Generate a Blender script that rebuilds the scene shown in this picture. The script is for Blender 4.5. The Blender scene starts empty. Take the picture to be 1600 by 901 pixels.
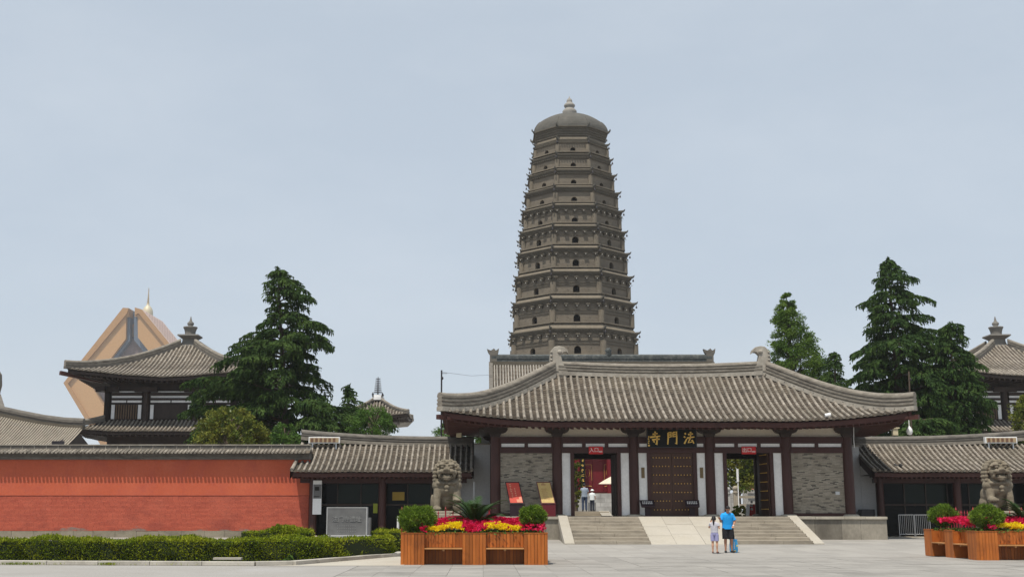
import bpy, bmesh, math, random
import numpy as np
from mathutils import Vector, Matrix, Euler
R = math.radians
random.seed(7); rng = np.random.default_rng(7)
SC = bpy.context.scene; COL = SC.collection
# ---------------------------------------------------------------- camera
F, PPX, PITCH, EYE = 1850.0, 755.0, R(10.65), 1.55
cam_d = bpy.data.cameras.new('camera'); cam = bpy.data.objects.new('camera', cam_d); COL.objects.link(cam)
cam.location = (0, 0, EYE); cam.rotation_euler = (R(90)+PITCH, 0, 0)
cam_d.sensor_width = 36; cam_d.lens = 36*F/1600; cam_d.shift_x = (800-PPX)/1600
cam_d.clip_start = .5; cam_d.clip_end = 9000
SC.camera = cam
# ---------------------------------------------------------------- sky and sun
SUN_EL, SUN_AZ = R(67), R(26)        # sun high, behind the camera and a little to its left
to_sun = Vector((-math.sin(SUN_AZ)*math.cos(SUN_EL), -math.cos(SUN_AZ)*math.cos(SUN_EL), math.sin(SUN_EL)))
W = bpy.data.worlds.new('World'); SC.world = W; W.use_nodes = True
nt = W.node_tree; N = nt.nodes; L = nt.links
bg = N['Background']
sky = N.new('ShaderNodeTexSky'); sky.sky_type = 'NISHITA'; sky.sun_disc = False
sky.sun_elevation = SUN_EL; sky.sun_rotation = R(180)+SUN_AZ
sky.air_density = 1.0; sky.dust_density = 2.2; sky.ozone_density = 1.0; sky.altitude = 500
hz = N.new('ShaderNodeMixRGB'); hz.inputs[0].default_value = .72      # milky summer haze over the whole sky
hz.inputs[2].default_value = (7.05, 8.0, 9.0, 1)
L.new(sky.outputs[0], hz.inputs[1])
tc = N.new('ShaderNodeTexCoord'); mp = N.new('ShaderNodeMapping'); mp.inputs['Scale'].default_value = (2.0, 2.0, 5)
mp.inputs['Rotation'].default_value = (0, R(12), 0)
ns = N.new('ShaderNodeTexNoise'); ns.inputs['Scale'].default_value = 1.6; ns.inputs['Detail'].default_value = 6; ns.inputs['Roughness'].default_value = .6
rp = N.new('ShaderNodeValToRGB'); rp.color_ramp.elements[0].position = .42; rp.color_ramp.elements[1].position = .8
rp.color_ramp.elements[1].color = (.2, .2, .2, 1)
cl = N.new('ShaderNodeMixRGB'); cl.inputs[2].default_value = (9.4, 9.9, 10.4, 1)   # thin cirrus
L.new(tc.outputs['Generated'], mp.inputs[0]); L.new(mp.outputs[0], ns.inputs['Vector']); L.new(ns.outputs[0], rp.inputs[0])
L.new(rp.outputs[0], cl.inputs[0]); L.new(hz.outputs[0], cl.inputs[1]); L.new(cl.outputs[0], bg.inputs[0])
bg.inputs[1].default_value = .0865
sun_d = bpy.data.lights.new('sun', 'SUN'); sun_d.energy = 4.5; sun_d.angle = R(.6); sun_d.color = (1, .94, .84)
sun = bpy.data.objects.new('sun', sun_d); COL.objects.link(sun); sun.rotation_euler = to_sun.to_track_quat('Z', 'Y').to_euler()
SC.view_settings.view_transform = 'Standard'; SC.view_settings.look = 'None'
SC.view_settings.gamma = 1; SC.view_settings.exposure = .07
SC.render.engine = 'CYCLES'
SC.cycles.max_bounces = 6; SC.cycles.diffuse_bounces = 3; SC.cycles.glossy_bounces = 2; SC.cycles.transparent_max_bounces = 6
SC.cycles.use_denoising = True

# ---------------------------------------------------------------- picture -> world helpers
def at(x, y, Y):
    u = (x-PPX)/F; v = (y-450.5)/F
    d = Vector((u, math.cos(PITCH)+v*math.sin(PITCH), math.sin(PITCH)-v*math.cos(PITCH)))
    t = Y/d.y
    return Vector((d.x*t, Y, EYE+d.z*t))
def zat(y, Y): return at(755, y, Y).z
def xat(x, y, Y): return at(x, y, Y).x
def ground_z(Y): return 0.0 if Y < 46 else min(.26, .0232*(Y-46))
def onground(x, y, z=0.0):
    v = (y-450.5)/F; a = math.atan(v)-PITCH
    Y = (EYE-z)/math.tan(a)
    return at(x, y, Y)

# ---------------------------------------------------------------- object helpers
WP = {}
def tag(o, label=None, cat=None, group=None, kind=None):
    if label: o['label'] = label
    if cat: o['category'] = cat
    if group: o['group'] = group
    if kind: o['kind'] = kind
    return o
def empty(name, loc, label, cat, rz=0, group=None, parent=None):
    o = bpy.data.objects.new(name, None); COL.objects.link(o); o.empty_display_size = .2
    o.location = loc; o.rotation_euler = (0, 0, rz); WP[o] = Vector(loc)
    tag(o, label, cat, group); return o
def link_mesh(name, me, parent=None, loc=None, rot=None):
    o = bpy.data.objects.new(name, me); COL.objects.link(o)
    if parent: o.parent = parent
    if loc is not None: o.location = loc
    if rot is not None: o.rotation_euler = rot
    WP[o] = Vector(loc) if loc is not None else Vector((0, 0, 0))
    return o
def wpos(o):
    p = Vector((0, 0, 0))
    while o: p += WP.get(o, Vector((0, 0, 0))); o = o.parent
    return p
def copy_tree(o, parent=None):
    c = o.copy(); COL.objects.link(c); c.parent = parent; WP[c] = WP.get(o, Vector()).copy()
    for ch in list(o.children): copy_tree(ch, c)
    return c

class MB:
    def __init__(s): s.v = []; s.f = []; s.s = []; s.m = []
    def add(s, vs, fs, smooth=False, m=0):
        b = len(s.v); s.v += [tuple(p) for p in vs]
        for f in fs: s.f.append(tuple(i+b for i in f)); s.s.append(smooth); s.m.append(m)
        return s
    def box(s, x0, x1, y0, y1, z0, z1, m=0):
        return s.add([(x0,y0,z0),(x1,y0,z0),(x1,y1,z0),(x0,y1,z0),(x0,y0,z1),(x1,y0,z1),(x1,y1,z1),(x0,y1,z1)],
              [(0,3,2,1),(4,5,6,7),(0,1,5,4),(1,2,6,5),(2,3,7,6),(3,0,4,7)], False, m)
    def bar(s, p, q, w, h, up=(0,0,1), m=0):
        p = Vector(p); q = Vector(q); d = (q-p).normalized(); up = Vector(up)
        r = d.cross(up)
        if r.length < 1e-4: r = d.cross(Vector((0,1,0)))
        r.normalize(); u = r.cross(d)
        vs = [e+r*a*w/2+u*b*h/2 for e in (p,q) for a,b in ((-1,-1),(1,-1),(1,1),(-1,1))]
        return s.add(vs, [(0,1,2,3),(7,6,5,4),(0,4,5,1),(1,5,6,2),(2,6,7,3),(3,7,4,0)], False, m)
    def tube(s, path, rad, n=8, caps=True, smooth=True, m=0):
        path = [Vector(p) for p in path]; k = len(path)
        if not hasattr(rad, '__len__'): rad = [rad]*k
        rings = []
        for i, p in enumerate(path):
            d = (path[min(i+1,k-1)]-path[max(i-1,0)])
            d = d.normalized() if d.length > 1e-6 else Vector((0,0,1))
            a = Vector((1,0,0)) if abs(d.x) < .8 else Vector((0,1,0))
            r = d.cross(a).normalized(); u = d.cross(r).normalized()
            rings.append([p+(r*math.cos(t)+u*math.sin(t))*rad[i] for t in [2*math.pi*j/n for j in range(n)]])
        return s.loft(rings, True, caps, smooth, m)
    def cyl(s, p, q, r0, r1=None, n=10, m=0, smooth=True): return s.tube([p, q], [r0, r0 if r1 is None else r1], n, True, smooth, m)
    def loft(s, rings, closed=True, caps=True, smooth=True, m=0):
        n = len(rings[0]); vs = [p for r in rings for p in r]; fs = []
        for i in range(len(rings)-1):
            for j in range(n if closed else n-1):
                a = i*n+j; b = i*n+(j+1) % n
                fs.append((a, b, b+n, a+n))
        s.add(vs, fs, smooth, m)
        if caps:
            s.add(rings[0], [tuple(range(n))[::-1]], False, m); s.add(rings[-1], [tuple(range(n))], False, m)
        return s
    def lathe(s, c, prof, n=16, smooth=True, m=0, ph=0):
        c = Vector(c)
        rings = [[c+Vector((r*math.cos(2*math.pi*j/n+ph), r*math.sin(2*math.pi*j/n+ph), z)) for j in range(n)] for r, z in prof]
        return s.loft(rings, True, True, smooth, m)
    def ell(s, c, r, n=10, k=7, m=0):
        c = Vector(c); rings = []
        for i in range(1, k):
            t = math.pi*i/k
            rings.append([c+Vector((r[0]*math.sin(t)*math.cos(2*math.pi*j/n), r[1]*math.sin(t)*math.sin(2*math.pi*j/n), -r[2]*math.cos(t))) for j in range(n)])
        vs = [p for q in rings for p in q]+[c-Vector((0,0,r[2])), c+Vector((0,0,r[2]))]
        fs = []
        for i in range(len(rings)-1):
            for j in range(n):
                a = i*n+j; b = i*n+(j+1) % n; fs.append((a, b, b+n, a+n))
        e = len(vs)
        for j in range(n):
            fs.append((e-2, (j+1) % n, j)); o = (len(rings)-1)*n; fs.append((e-1, o+j, o+(j+1) % n))
        return s.add(vs, fs, True, m)
    def prism(s, poly, y0, y1, m=0):   # polygon of (x, z) pushed from y0 to y1
        n = len(poly)
        a = sum(poly[i][0]*poly[(i+1) % n][1]-poly[(i+1) % n][0]*poly[i][1] for i in range(n))
        if a < 0: poly = poly[::-1]
        vs = [(x, y0, z) for x, z in poly]+[(x, y1, z) for x, z in poly]
        fs = [tuple(range(n)), tuple(range(2*n-1, n-1, -1))]+[(i, i+n, (i+1) % n+n, (i+1) % n) for i in range(n)]
        return s.add(vs, fs, False, m)
    def obj(s, name, mats, parent=None, at_=None, local=False, kind=None, bevel=0):
        """verts are world coordinates unless local; the object's origin is put at at_ (world)"""
        base = wpos(parent) if parent and not local else Vector((0,0,0))
        if at_ is None: at_ = base
        at_ = Vector(at_)
        me = bpy.data.meshes.new(name)
        vs = s.v if (local and at_.length == 0) else [(p[0]-at_.x, p[1]-at_.y, p[2]-at_.z) for p in s.v]
        me.from_pydata(vs, [], s.f)
        if not isinstance(mats, (list, tuple)): mats = [mats]
        for m in mats: me.materials.append(m)
        me.polygons.foreach_set('use_smooth', s.s); me.polygons.foreach_set('material_index', s.m)
        me.update()
        o = link_mesh(name, me, parent, at_-base)
        if kind: o['kind'] = kind
        if bevel:
            b = o.modifiers.new('bevel', 'BEVEL'); b.width = bevel; b.segments = 2; b.limit_method = 'ANGLE'; b.angle_limit = R(40)
        return o
def np_mesh(name, V, Fq, mats, parent=None, base=(0,0,0), mi=None, smooth=False):
    V = np.asarray(V, dtype=np.float32)-np.asarray(base, dtype=np.float32); Fq = np.asarray(Fq, dtype=np.int32)
    k = Fq.shape[1]; me = bpy.data.meshes.new(name)
    me.vertices.add(len(V)); me.vertices.foreach_set('co', V.ravel())
    me.loops.add(Fq.size); me.loops.foreach_set('vertex_index', Fq.ravel())
    me.polygons.add(len(Fq)); me.polygons.foreach_set('loop_start', np.arange(0, Fq.size, k, dtype=np.int32))
    me.polygons.foreach_set('loop_total', np.full(len(Fq), k, dtype=np.int32))
    if not isinstance(mats, (list, tuple)): mats = [mats]
    for m in mats: me.materials.append(m)
    if mi is not None: me.polygons.foreach_set('material_index', np.asarray(mi, dtype=np.int32))
    if smooth: me.polygons.foreach_set('use_smooth', np.ones(len(Fq), dtype=bool))
    me.update(calc_edges=True)
    return link_mesh(name, me, parent)
def leaf_quads(C, D, length, width):
    """diamond leaves: centres C, directions D (N,3)"""
    n = len(C); D = D/(np.linalg.norm(D, axis=1, keepdims=True)+1e-9)
    Rr = rng.normal(size=(n, 3)); S = np.cross(D, Rr); S /= (np.linalg.norm(S, axis=1, keepdims=True)+1e-9)
    ln = np.broadcast_to(np.asarray(length).reshape(-1, 1), (n, 1)); wd = np.broadcast_to(np.asarray(width).reshape(-1, 1), (n, 1))
    A = C-D*ln*.5; B = C+S*wd*.5+D*ln*.02; T = C+D*ln*.5; E = C-S*wd*.5+D*ln*.02
    V = np.stack([A, B, T, E], axis=1).reshape(-1, 3)
    return V, np.arange(4*n).reshape(n, 4)

# ---------------------------------------------------------------- materials
def newmat(name):
    m = bpy.data.materials.new(name); m.use_nodes = True
    return m, m.node_tree.nodes, m.node_tree.links, m.node_tree.nodes['Principled BSDF']
def mixc(n, l, a, b, fac, mode='MIX'):
    x = n.new('ShaderNodeMixRGB'); x.blend_type = mode
    for i, v in ((0, fac), (1, a), (2, b)):
        if hasattr(v, 'links') or hasattr(v, 'is_linked'): l.new(v, x.inputs[i])
        elif i == 0: x.inputs[0].default_value = v
        else: x.inputs[i].default_value = (*v, 1) if len(v) == 3 else v
    return x.outputs[0]
def noise(n, l, vec, scale, detail=4, rough=.55, lo=.35, hi=.65):
    t = n.new('ShaderNodeTexNoise'); t.inputs['Scale'].default_value = scale; t.inputs['Detail'].default_value = detail; t.inputs['Roughness'].default_value = rough
    if vec is not None: l.new(vec, t.inputs['Vector'])
    r = n.new('ShaderNodeMapRange'); r.inputs[1].default_value = lo; r.inputs[2].default_value = hi
    l.new(t.outputs[0], r.inputs[0]); return r.outputs[0]
def coords(n, l, scale=(1,1,1), world=False):
    mp = n.new('ShaderNodeMapping'); mp.inputs['Scale'].default_value = scale
    if world:
        g = n.new('ShaderNodeNewGeometry'); l.new(g.outputs['Position'], mp.inputs[0])
    else:
        t = n.new('ShaderNodeTexCoord'); l.new(t.outputs['Object'], mp.inputs[0])
    return mp.outputs[0]
def stone(name, c1, c2, scale=2.5, rough=.85, fine=14, bump=.25, bdist=.01, stain=None, sscale=.5, stretch=(1,1,1), rnd=0., island=0., spec=.3, stain_hi=.75, metal=0):
    m, n, l, b = newmat(name); v = coords(n, l, stretch, True)
    c = mixc(n, l, c1, c2, noise(n, l, v, scale, 5, .6, .3, .7))
    f = noise(n, l, v, fine, 3, .6, .25, .75)
    c = mixc(n, l, c, [x*.72 for x in c1], mixc(n, l, (0,0,0), (.5,.5,.5), f))
    if stain: c = mixc(n, l, c, stain, noise(n, l, v, sscale, 6, .65, .5, stain_hi))
    for amt, kind in ((rnd, 'o'), (island, 'i')):
        if amt:
            if kind == 'o': g = n.new('ShaderNodeObjectInfo'); o = g.outputs['Random']
            else: g = n.new('ShaderNodeNewGeometry'); o = g.outputs['Random Per Island']
            r = n.new('ShaderNodeMapRange'); r.inputs[3].default_value = 1-amt; r.inputs[4].default_value = 1+amt*.8; l.new(o, r.inputs[0])
            hs = n.new('ShaderNodeHueSaturation'); l.new(c, hs.inputs['Color']); l.new(r.outputs[0], hs.inputs['Value']); c = hs.outputs[0]
    l.new(c, b.inputs['Base Color']); b.inputs['Roughness'].default_value = rough; b.inputs['Specular IOR Level'].default_value = spec
    b.inputs['Metallic'].default_value = metal
    if bump:
        bp = n.new('ShaderNodeBump'); bp.inputs['Strength'].default_value = bump; bp.inputs['Distance'].default_value = bdist
        l.new(f, bp.inputs['Height']); l.new(bp.outputs[0], b.inputs['Normal'])
    return m
def flat(name, c, rough=.6, spec=.3, metal=0, var=.12, scale=6):
    return stone(name, c, [min(1, x*(1+var)) for x in c], scale, rough, 20, .05, .003, spec=spec, metal=metal)
def leafm(name, c1, c2, c3, scale=.8, trans=.25, rough=.55):
    m, n, l, b = newmat(name); v = coords(n, l, (1,1,1), True)
    g = n.new('ShaderNodeNewGeometry')
    c = mixc(n, l, c1, c2, g.outputs['Random Per Island'])
    c = mixc(n, l, c, c3, noise(n, l, v, scale, 3, .6, .42, .7))
    l.new(c, b.inputs['Base Color']); b.inputs['Roughness'].default_value = rough; b.inputs['Specular IOR Level'].default_value = .10
    t = n.new('ShaderNodeBsdfTranslucent'); l.new(c, t.inputs[0]); mx = n.new('ShaderNodeMixShader'); mx.inputs[0].default_value = trans
    l.new(b.outputs[0], mx.inputs[1]); l.new(t.outputs[0], mx.inputs[2]); l.new(mx.outputs[0], n['Material Output'].inputs[0])
    return m
def wood(name, c1, c2, rough=.6, axis=(14,14,1.2), rnd=.15, spec=.3):
    m, n, l, b = newmat(name); v = coords(n, l, axis, True)
    c = mixc(n, l, c1, c2, noise(n, l, v, 1.0, 5, .6, .3, .7))
    v2 = coords(n, l, (1,1,1), True)
    c = mixc(n, l, c, [x*.55 for x in c1], noise(n, l, v2, 1.3, 4, .6, .55, .85))
    g = n.new('ShaderNodeObjectInfo'); r = n.new('ShaderNodeMapRange'); r.inputs[3].default_value = 1-rnd; r.inputs[4].default_value = 1+rnd; l.new(g.outputs['Random'], r.inputs[0])
    hs = n.new('ShaderNodeHueSaturation'); l.new(c, hs.inputs['Color']); l.new(r.outputs[0], hs.inputs['Value'])
    l.new(hs.outputs[0], b.inputs['Base Color']); b.inputs['Roughness'].default_value = rough; b.inputs['Specular IOR Level'].default_value = spec
    return m
def glassy(name, c, rough=.06, spec=.5):
    m, n, l, b = newmat(name); b.inputs['Base Color'].default_value = (*c, 1); b.inputs['Roughness'].default_value = rough; b.inputs['Specular IOR Level'].default_value = spec
    return m

M = {}
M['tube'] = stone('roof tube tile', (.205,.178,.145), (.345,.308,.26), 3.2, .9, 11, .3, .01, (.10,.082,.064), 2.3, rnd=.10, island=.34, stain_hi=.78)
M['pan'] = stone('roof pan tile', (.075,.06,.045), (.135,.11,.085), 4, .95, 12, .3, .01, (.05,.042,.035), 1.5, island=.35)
M['ridge'] = stone('stacked ridge tile', (.165,.146,.12), (.315,.284,.238), 3, .9, 10, .35, .015, (.10,.085,.07), 1.6, (1,1,3))
M['ridge_dark'] = stone('weathered ridge tile', (.12,.11,.095), (.2,.18,.155), 3, .9, 10, .35, .015, (.06,.055,.05), 1.3, (1,1,3))
M['mortar'] = stone('lime mortar', (.29,.262,.22), (.45,.415,.355), 2.5, .92, 9, .3, .01, (.17,.15,.125), 1.2)
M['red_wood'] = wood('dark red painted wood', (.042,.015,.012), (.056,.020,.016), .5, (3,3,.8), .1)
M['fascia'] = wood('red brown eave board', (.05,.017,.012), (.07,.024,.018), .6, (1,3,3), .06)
M['dark_wood'] = wood('dark brown timber', (.03,.02,.016), (.045,.03,.023), .6, (3,3,.8), .1)
M['plaster'] = stone('white plaster', (.80,.795,.78), (.85,.845,.83), .8, .85, 9, .05, .004, (.55,.54,.51), .6)
M['plaster_grey'] = stone('grey white plaster', (.50,.50,.50), (.56,.56,.56), .6, .85, 9, .05, .004)
M['frieze'] = stone('cream frieze plaster', (.60,.535,.43), (.66,.595,.49), .8, .85, 9, .05, .004)
M['brick_grey'] = stone('thin grey brick', (.29,.255,.20), (.39,.35,.285), 5, .9, 16, .3, .006, (.20,.175,.14), .7, island=.22)
M['brick_dark'] = stone('burnt grey brick', (.09,.08,.068), (.15,.135,.115), 5, .9, 16, .3, .006)
M['joint'] = stone('lime joint', (.30,.27,.215), (.36,.325,.265), 3, .95, 12, .2, .005)
M['step'] = stone('worn stone step', (.30,.26,.205), (.40,.355,.285), 1.6, .85, 14, .25, .006, (.19,.165,.13), .9, (1,1,3), rnd=.12)
M['ramp'] = stone('pale stone slab', (.40,.368,.31), (.465,.43,.37), 1.2, .8, 14, .2, .004, (.37,.335,.27), .6, rnd=.06)
M['facing'] = stone('platform facing stone', (.20,.18,.145), (.30,.27,.22), 1.1, .85, 12, .3, .006, (.115,.10,.08), .8, (1,1,.6), rnd=.28)
M['cap'] = stone('platform edge stone', (.36,.325,.26), (.45,.41,.335), 1.5, .85, 14, .2, .005, (.22,.2,.16), .8, rnd=.08)
M['paving'] = stone('paving slab', (.27,.255,.232), (.32,.303,.277), .9, .85, 16, .2, .003, (.19,.18,.163), .6, rnd=.11, stain_hi=.72)
M['concrete'] = stone('road concrete', (.29,.275,.255), (.325,.31,.29), .6, .9, 18, .15, .003, (.33,.32,.31), .25)
M['kerb'] = stone('kerb stone', (.42,.39,.34), (.5,.47,.41), 1.5, .85, 14, .2, .004, (.27,.25,.21), 1.2, rnd=.08)
M['soil'] = stone('soil', (.06,.048,.034), (.09,.07,.05), 4, .95, 12, .4, .02)
M['court'] = stone('courtyard paving', (.40,.39,.37), (.46,.45,.43), 1, .9, 10, .2, .004)
M['plinth'] = stone('grey wall plinth stone', (.235,.205,.15), (.31,.275,.21), 1.6, .9, 12, .3, .008, (.10,.09,.07), .9, rnd=.1)
M['red_plaster'] = stone('ochre red limewash', (.47,.097,.046), (.53,.122,.06), .6, .9, 10, .08, .004, (.38,.078,.05), .8, (1,1,.7))
M['red_brick'] = stone('red limewashed brick', (.46,.097,.058), (.54,.13,.075), 2.2, .9, 12, .3, .006, (.30,.066,.045), .7, (1,1,2.2), island=.09)
M['red_joint'] = stone('red brick joint', (.20,.045,.03), (.25,.055,.038), 2, .95, 12, .2, .004)
M['gold'] = flat('gold paint', (.80,.52,.12), .5, .4, .1)
M['brass'] = flat('brass stud', (.70,.42,.10), .45, .5, .2)
M['black_lacquer'] = flat('black lacquer', (.006,.007,.007), .5, .15)
M['sign_red'] = flat('sign red', (.50,.018,.02), .45)
M['sign_white'] = flat('white lettering', (.80,.78,.74), .6)
M['poster_red'] = stone('red poster', (.55,.06,.035), (.58,.075,.045), 2, .5, 12, 0, .001)
M['poster_peach'] = flat('peach print', (.62,.26,.16), .5)
M['poster_gold'] = stone('gold poster', (.52,.36,.12), (.58,.42,.17), 4, .5, 14, 0, .001)
M['maroon'] = flat('maroon lacquer', (.10,.006,.012), .35, .4)
M['charcoal'] = flat('charcoal metal', (.03,.026,.03), .4)
M['glass'] = glassy('dark window glass', (.004,.005,.005), .1, .09)
M['glass_green'] = glassy('green tinted glass', (.009,.015,.012), .1, .12)
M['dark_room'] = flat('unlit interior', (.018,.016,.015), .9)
M['steel'] = flat('stainless steel', (.55,.55,.55), .3, .5, .9)
M['white_paint'] = flat('white enamel', (.75,.75,.74), .45)
M['beige'] = flat('beige lamp housing', (.52,.45,.30), .6)
M['red_rail'] = flat('red painted rail', (.26,.02,.03), .45)
M['lion'] = stone('weathered lion stone', (.15,.125,.088), (.24,.205,.15), 3.2, .9, 16, .4, .01, (.11,.095,.07), 1.7)
M['lion_ped'] = stone('pedestal stone', (.30,.26,.20), (.38,.335,.265), 1.8, .9, 14, .3, .008, (.2,.17,.13), .9)
M['granite'] = stone('grey granite', (.13,.13,.13), (.185,.185,.183), 4, .75, 30, .15, .002, (.19,.19,.185), 1.2, spec=.15)
M['granite_pale'] = stone('pale granite', (.36,.36,.355), (.46,.46,.455), 5, .8, 30, .15, .002)
M['plank'] = wood('orange varnished plank', (.30,.080,.012), (.41,.125,.021), .5, (9,9,1.0), .24)
M['seat_wood'] = wood('pale seat wood', (.42,.19,.06), (.52,.26,.10), .5, (1,9,9), .1)
M['pagoda'] = stone('pagoda brick', (.145,.122,.094), (.205,.175,.136), 1.0, .92, 3.5, .35, .03, (.12,.10,.076), .35, (.8,.8,4))
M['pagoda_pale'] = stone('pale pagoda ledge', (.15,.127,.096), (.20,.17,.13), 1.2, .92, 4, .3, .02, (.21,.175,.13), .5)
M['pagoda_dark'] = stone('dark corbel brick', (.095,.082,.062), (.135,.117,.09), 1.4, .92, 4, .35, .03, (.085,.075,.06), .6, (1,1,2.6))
M['pagoda_roof'] = stone('pagoda dome tile', (.08,.076,.066), (.12,.113,.10), 1.6, .92, 4, .35, .03, (.09,.088,.08), .5, (1,1,2))
M['void'] = flat('window dark', (.012,.01,.009), .9)
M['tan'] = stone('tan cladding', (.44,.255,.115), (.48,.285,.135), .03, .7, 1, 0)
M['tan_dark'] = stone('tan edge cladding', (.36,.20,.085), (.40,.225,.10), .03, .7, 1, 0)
M['mauve'] = stone('mauve lattice facade', (.16,.12,.12), (.24,.18,.175), .35, .7, 1.2, 0)
M['pink_clad'] = stone('pinkish cladding', (.50,.37,.31), (.56,.42,.36), .05, .7, 1, 0)
M['slot'] = flat('cladding slot', (.22,.13,.11), .8)
M['blue_glass'] = flat('blue grey glass', (.10,.13,.175), .25, .5)
M['gold_leaf'] = flat('gilded dome', (.50,.44,.31), .55, .5, .15)
M['bark'] = stone('bark', (.075,.055,.04), (.12,.09,.065), 6, .95, 14, .5, .02, stretch=(1,1,.3))
M['cedar'] = leafm('cedar needle', (.014,.034,.009), (.036,.070,.016), (.068,.112,.024), 1.1, .12, .8)  # contrast of lit needles and dark core put into both cedar colours
M['cedar2'] = leafm('cedar needle right', (.014,.034,.009), (.034,.068,.016), (.060,.104,.023), 1.1, .12, .8)
M['redwood'] = leafm('redwood leaf', (.04,.09,.013), (.085,.15,.022), (.13,.20,.03), .9, .25)
M['magnolia'] = leafm('magnolia leaf', (.05,.085,.012), (.13,.15,.025), (.20,.19,.03), 1.3, .2, .35)
M['bush'] = leafm('bush leaf', (.05,.11,.02), (.085,.165,.03), (.11,.19,.035), 1.0, .25)
M['hedge'] = leafm('hedge leaf', (.08,.125,.006), (.20,.25,.012), (.32,.34,.018), 1.1, .25)
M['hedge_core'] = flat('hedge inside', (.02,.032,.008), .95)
M['globe'] = leafm('globe shrub leaf', (.055,.11,.010), (.115,.19,.018), (.16,.235,.024), 3, .25)
M['cycad'] = leafm('palm leaflet', (.018,.045,.010), (.035,.075,.014), (.03,.065,.012), 2, .12, .5)
M['petal_pink'] = leafm('magenta petal', (.62,.012,.06), (.72,.03,.14), (.50,.004,.03), 2.2, .3)
M['petal_yellow'] = leafm('yellow petal', (.86,.66,.006), (.88,.74,.03), (.80,.56,.006), 3, .3)
M['skin'] = flat('skin', (.52,.29,.19), .55)
M['skin_tan'] = flat('tanned skin', (.40,.20,.125), .55)
M['hair'] = flat('black hair', (.012,.010,.010), .5)
M['shirt_blue'] = flat('bright blue cotton', (.015,.30,.72), .85)
M['shorts_black'] = flat('black cotton', (.012,.012,.014), .9)
M['shoe'] = flat('dark shoe', (.03,.028,.028), .7)
M['sandal'] = flat('brown sandal', (.16,.07,.05), .7)
M['girl_top'] = stone('grey patterned top', (.42,.42,.47), (.60,.58,.62), 25, .9, 40, 0)
M['girl_shorts'] = stone('lilac patterned shorts', (.24,.25,.45), (.42,.40,.60), 22, .9, 40, 0)
M['shirt_grey'] = flat('grey blue shirt', (.28,.33,.40), .9)
M['jeans'] = flat('blue jeans', (.045,.065,.11), .9)
M['white_cloth'] = flat('white cloth', (.72,.76,.76), .9)
M['navy'] = flat('navy cloth', (.025,.03,.045), .9)
M['violet'] = flat('violet blue cloth', (.10,.10,.62), .85)
M['bag_blue'] = flat('sky blue bag', (.07,.42,.78), .45)
M['bag_yellow'] = flat('yellow print', (.78,.60,.05), .5)
M['bag_green'] = flat('green print', (.06,.22,.08), .5)
M['red_lacquer'] = stone('red lacquer', (.13,.006,.011), (.17,.010,.016), .8, .45, 8, .05, .004, (.07,.01,.016), .4)
M['courtwall'] = stone('court stone wall', (.33,.32,.30), (.44,.43,.41), 2.5, .9, 10, .3, .01, (.22,.21,.2), 1, rnd=.1)
M['parasol'] = flat('cream parasol', (.62,.54,.42), .8)
M['watch'] = flat('pale watch', (.7,.7,.7), .3)

def weathered_red(m):
    n, l = m.node_tree.nodes, m.node_tree.links; b = n['Principled BSDF']; src = b.inputs['Base Color'].links[0].from_socket
    g = n.new('ShaderNodeNewGeometry'); sp = n.new('ShaderNodeSeparateXYZ'); l.new(g.outputs['Position'], sp.inputs[0])
    r = n.new('ShaderNodeMapRange'); r.inputs[1].default_value = .5; r.inputs[2].default_value = 1.15; r.inputs[3].default_value = .24; r.inputs[4].default_value = -.1; l.new(sp.outputs[2], r.inputs[0])
    t = n.new('ShaderNodeTexNoise'); t.inputs['Scale'].default_value = 1.1; t.inputs['Detail'].default_value = 7; mp = n.new('ShaderNodeMapping'); mp.inputs['Scale'].default_value = (.7, 1, 2.4); l.new(g.outputs['Position'], mp.inputs[0]); l.new(mp.outputs[0], t.inputs[0])
    a = n.new('ShaderNodeMath'); l.new(t.outputs[0], a.inputs[0]); l.new(r.outputs[0], a.inputs[1])
    q = n.new('ShaderNodeMapRange'); q.inputs[1].default_value = .72; q.inputs[2].default_value = .80; l.new(a.outputs[0], q.inputs[0])
    l.new(mixc(n, l, src, (.24, .20, .17), q.outputs[0]), b.inputs['Base Color'])
weathered_red(M['red_brick'])

def add_patches(m, col, scale, lo, hi, amt, stretch=(1, 1, 1)):
    """irregular weathering patches over the whole surface"""
    n, l = m.node_tree.nodes, m.node_tree.links; b = n['Principled BSDF']; src = b.inputs['Base Color'].links[0].from_socket
    f = noise(n, l, coords(n, l, stretch, True), scale, 7, .68, lo, hi)
    mu = n.new('ShaderNodeMath'); mu.operation = 'MULTIPLY'; mu.inputs[1].default_value = amt; l.new(f, mu.inputs[0])
    l.new(mixc(n, l, src, col, mu.outputs[0]), b.inputs['Base Color'])
add_patches(M['tube'], (.12, .105, .075), .42, .48, .72, .65); add_patches(M['tube'], (.46, .42, .36), 5.5, .62, .78, .6)
add_patches(M['pan'], (.15, .13, .095), .5, .5, .75, .6)
add_patches(M['red_plaster'], (.54, .145, .08), .55, .5, .8, .45, (1, 1, .5)); add_patches(M['red_plaster'], (.27, .06, .042), 1.6, .56, .8, .5, (1, 1, .22))
add_patches(M['red_brick'], (.56, .15, .09), .7, .5, .8, .45)
add_patches(M['pagoda'], (.10, .085, .066), .22, .5, .75, .5, (1.6, 1.6, .5)); add_patches(M['pagoda'], (.27, .225, .165), .5, .56, .8, .55)
add_patches(M['pagoda_roof'], (.17, .155, .125), .8, .5, .75, .5)
add_patches(M['paving'], (.16, .15, .138), .28, .54, .8, .5); add_patches(M['paving'], (.36, .345, .32), 1.1, .58, .8, .4)
add_patches(M['concrete'], (.20, .19, .175), .5, .54, .8, .4, (.4, 1.6, 1))
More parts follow.
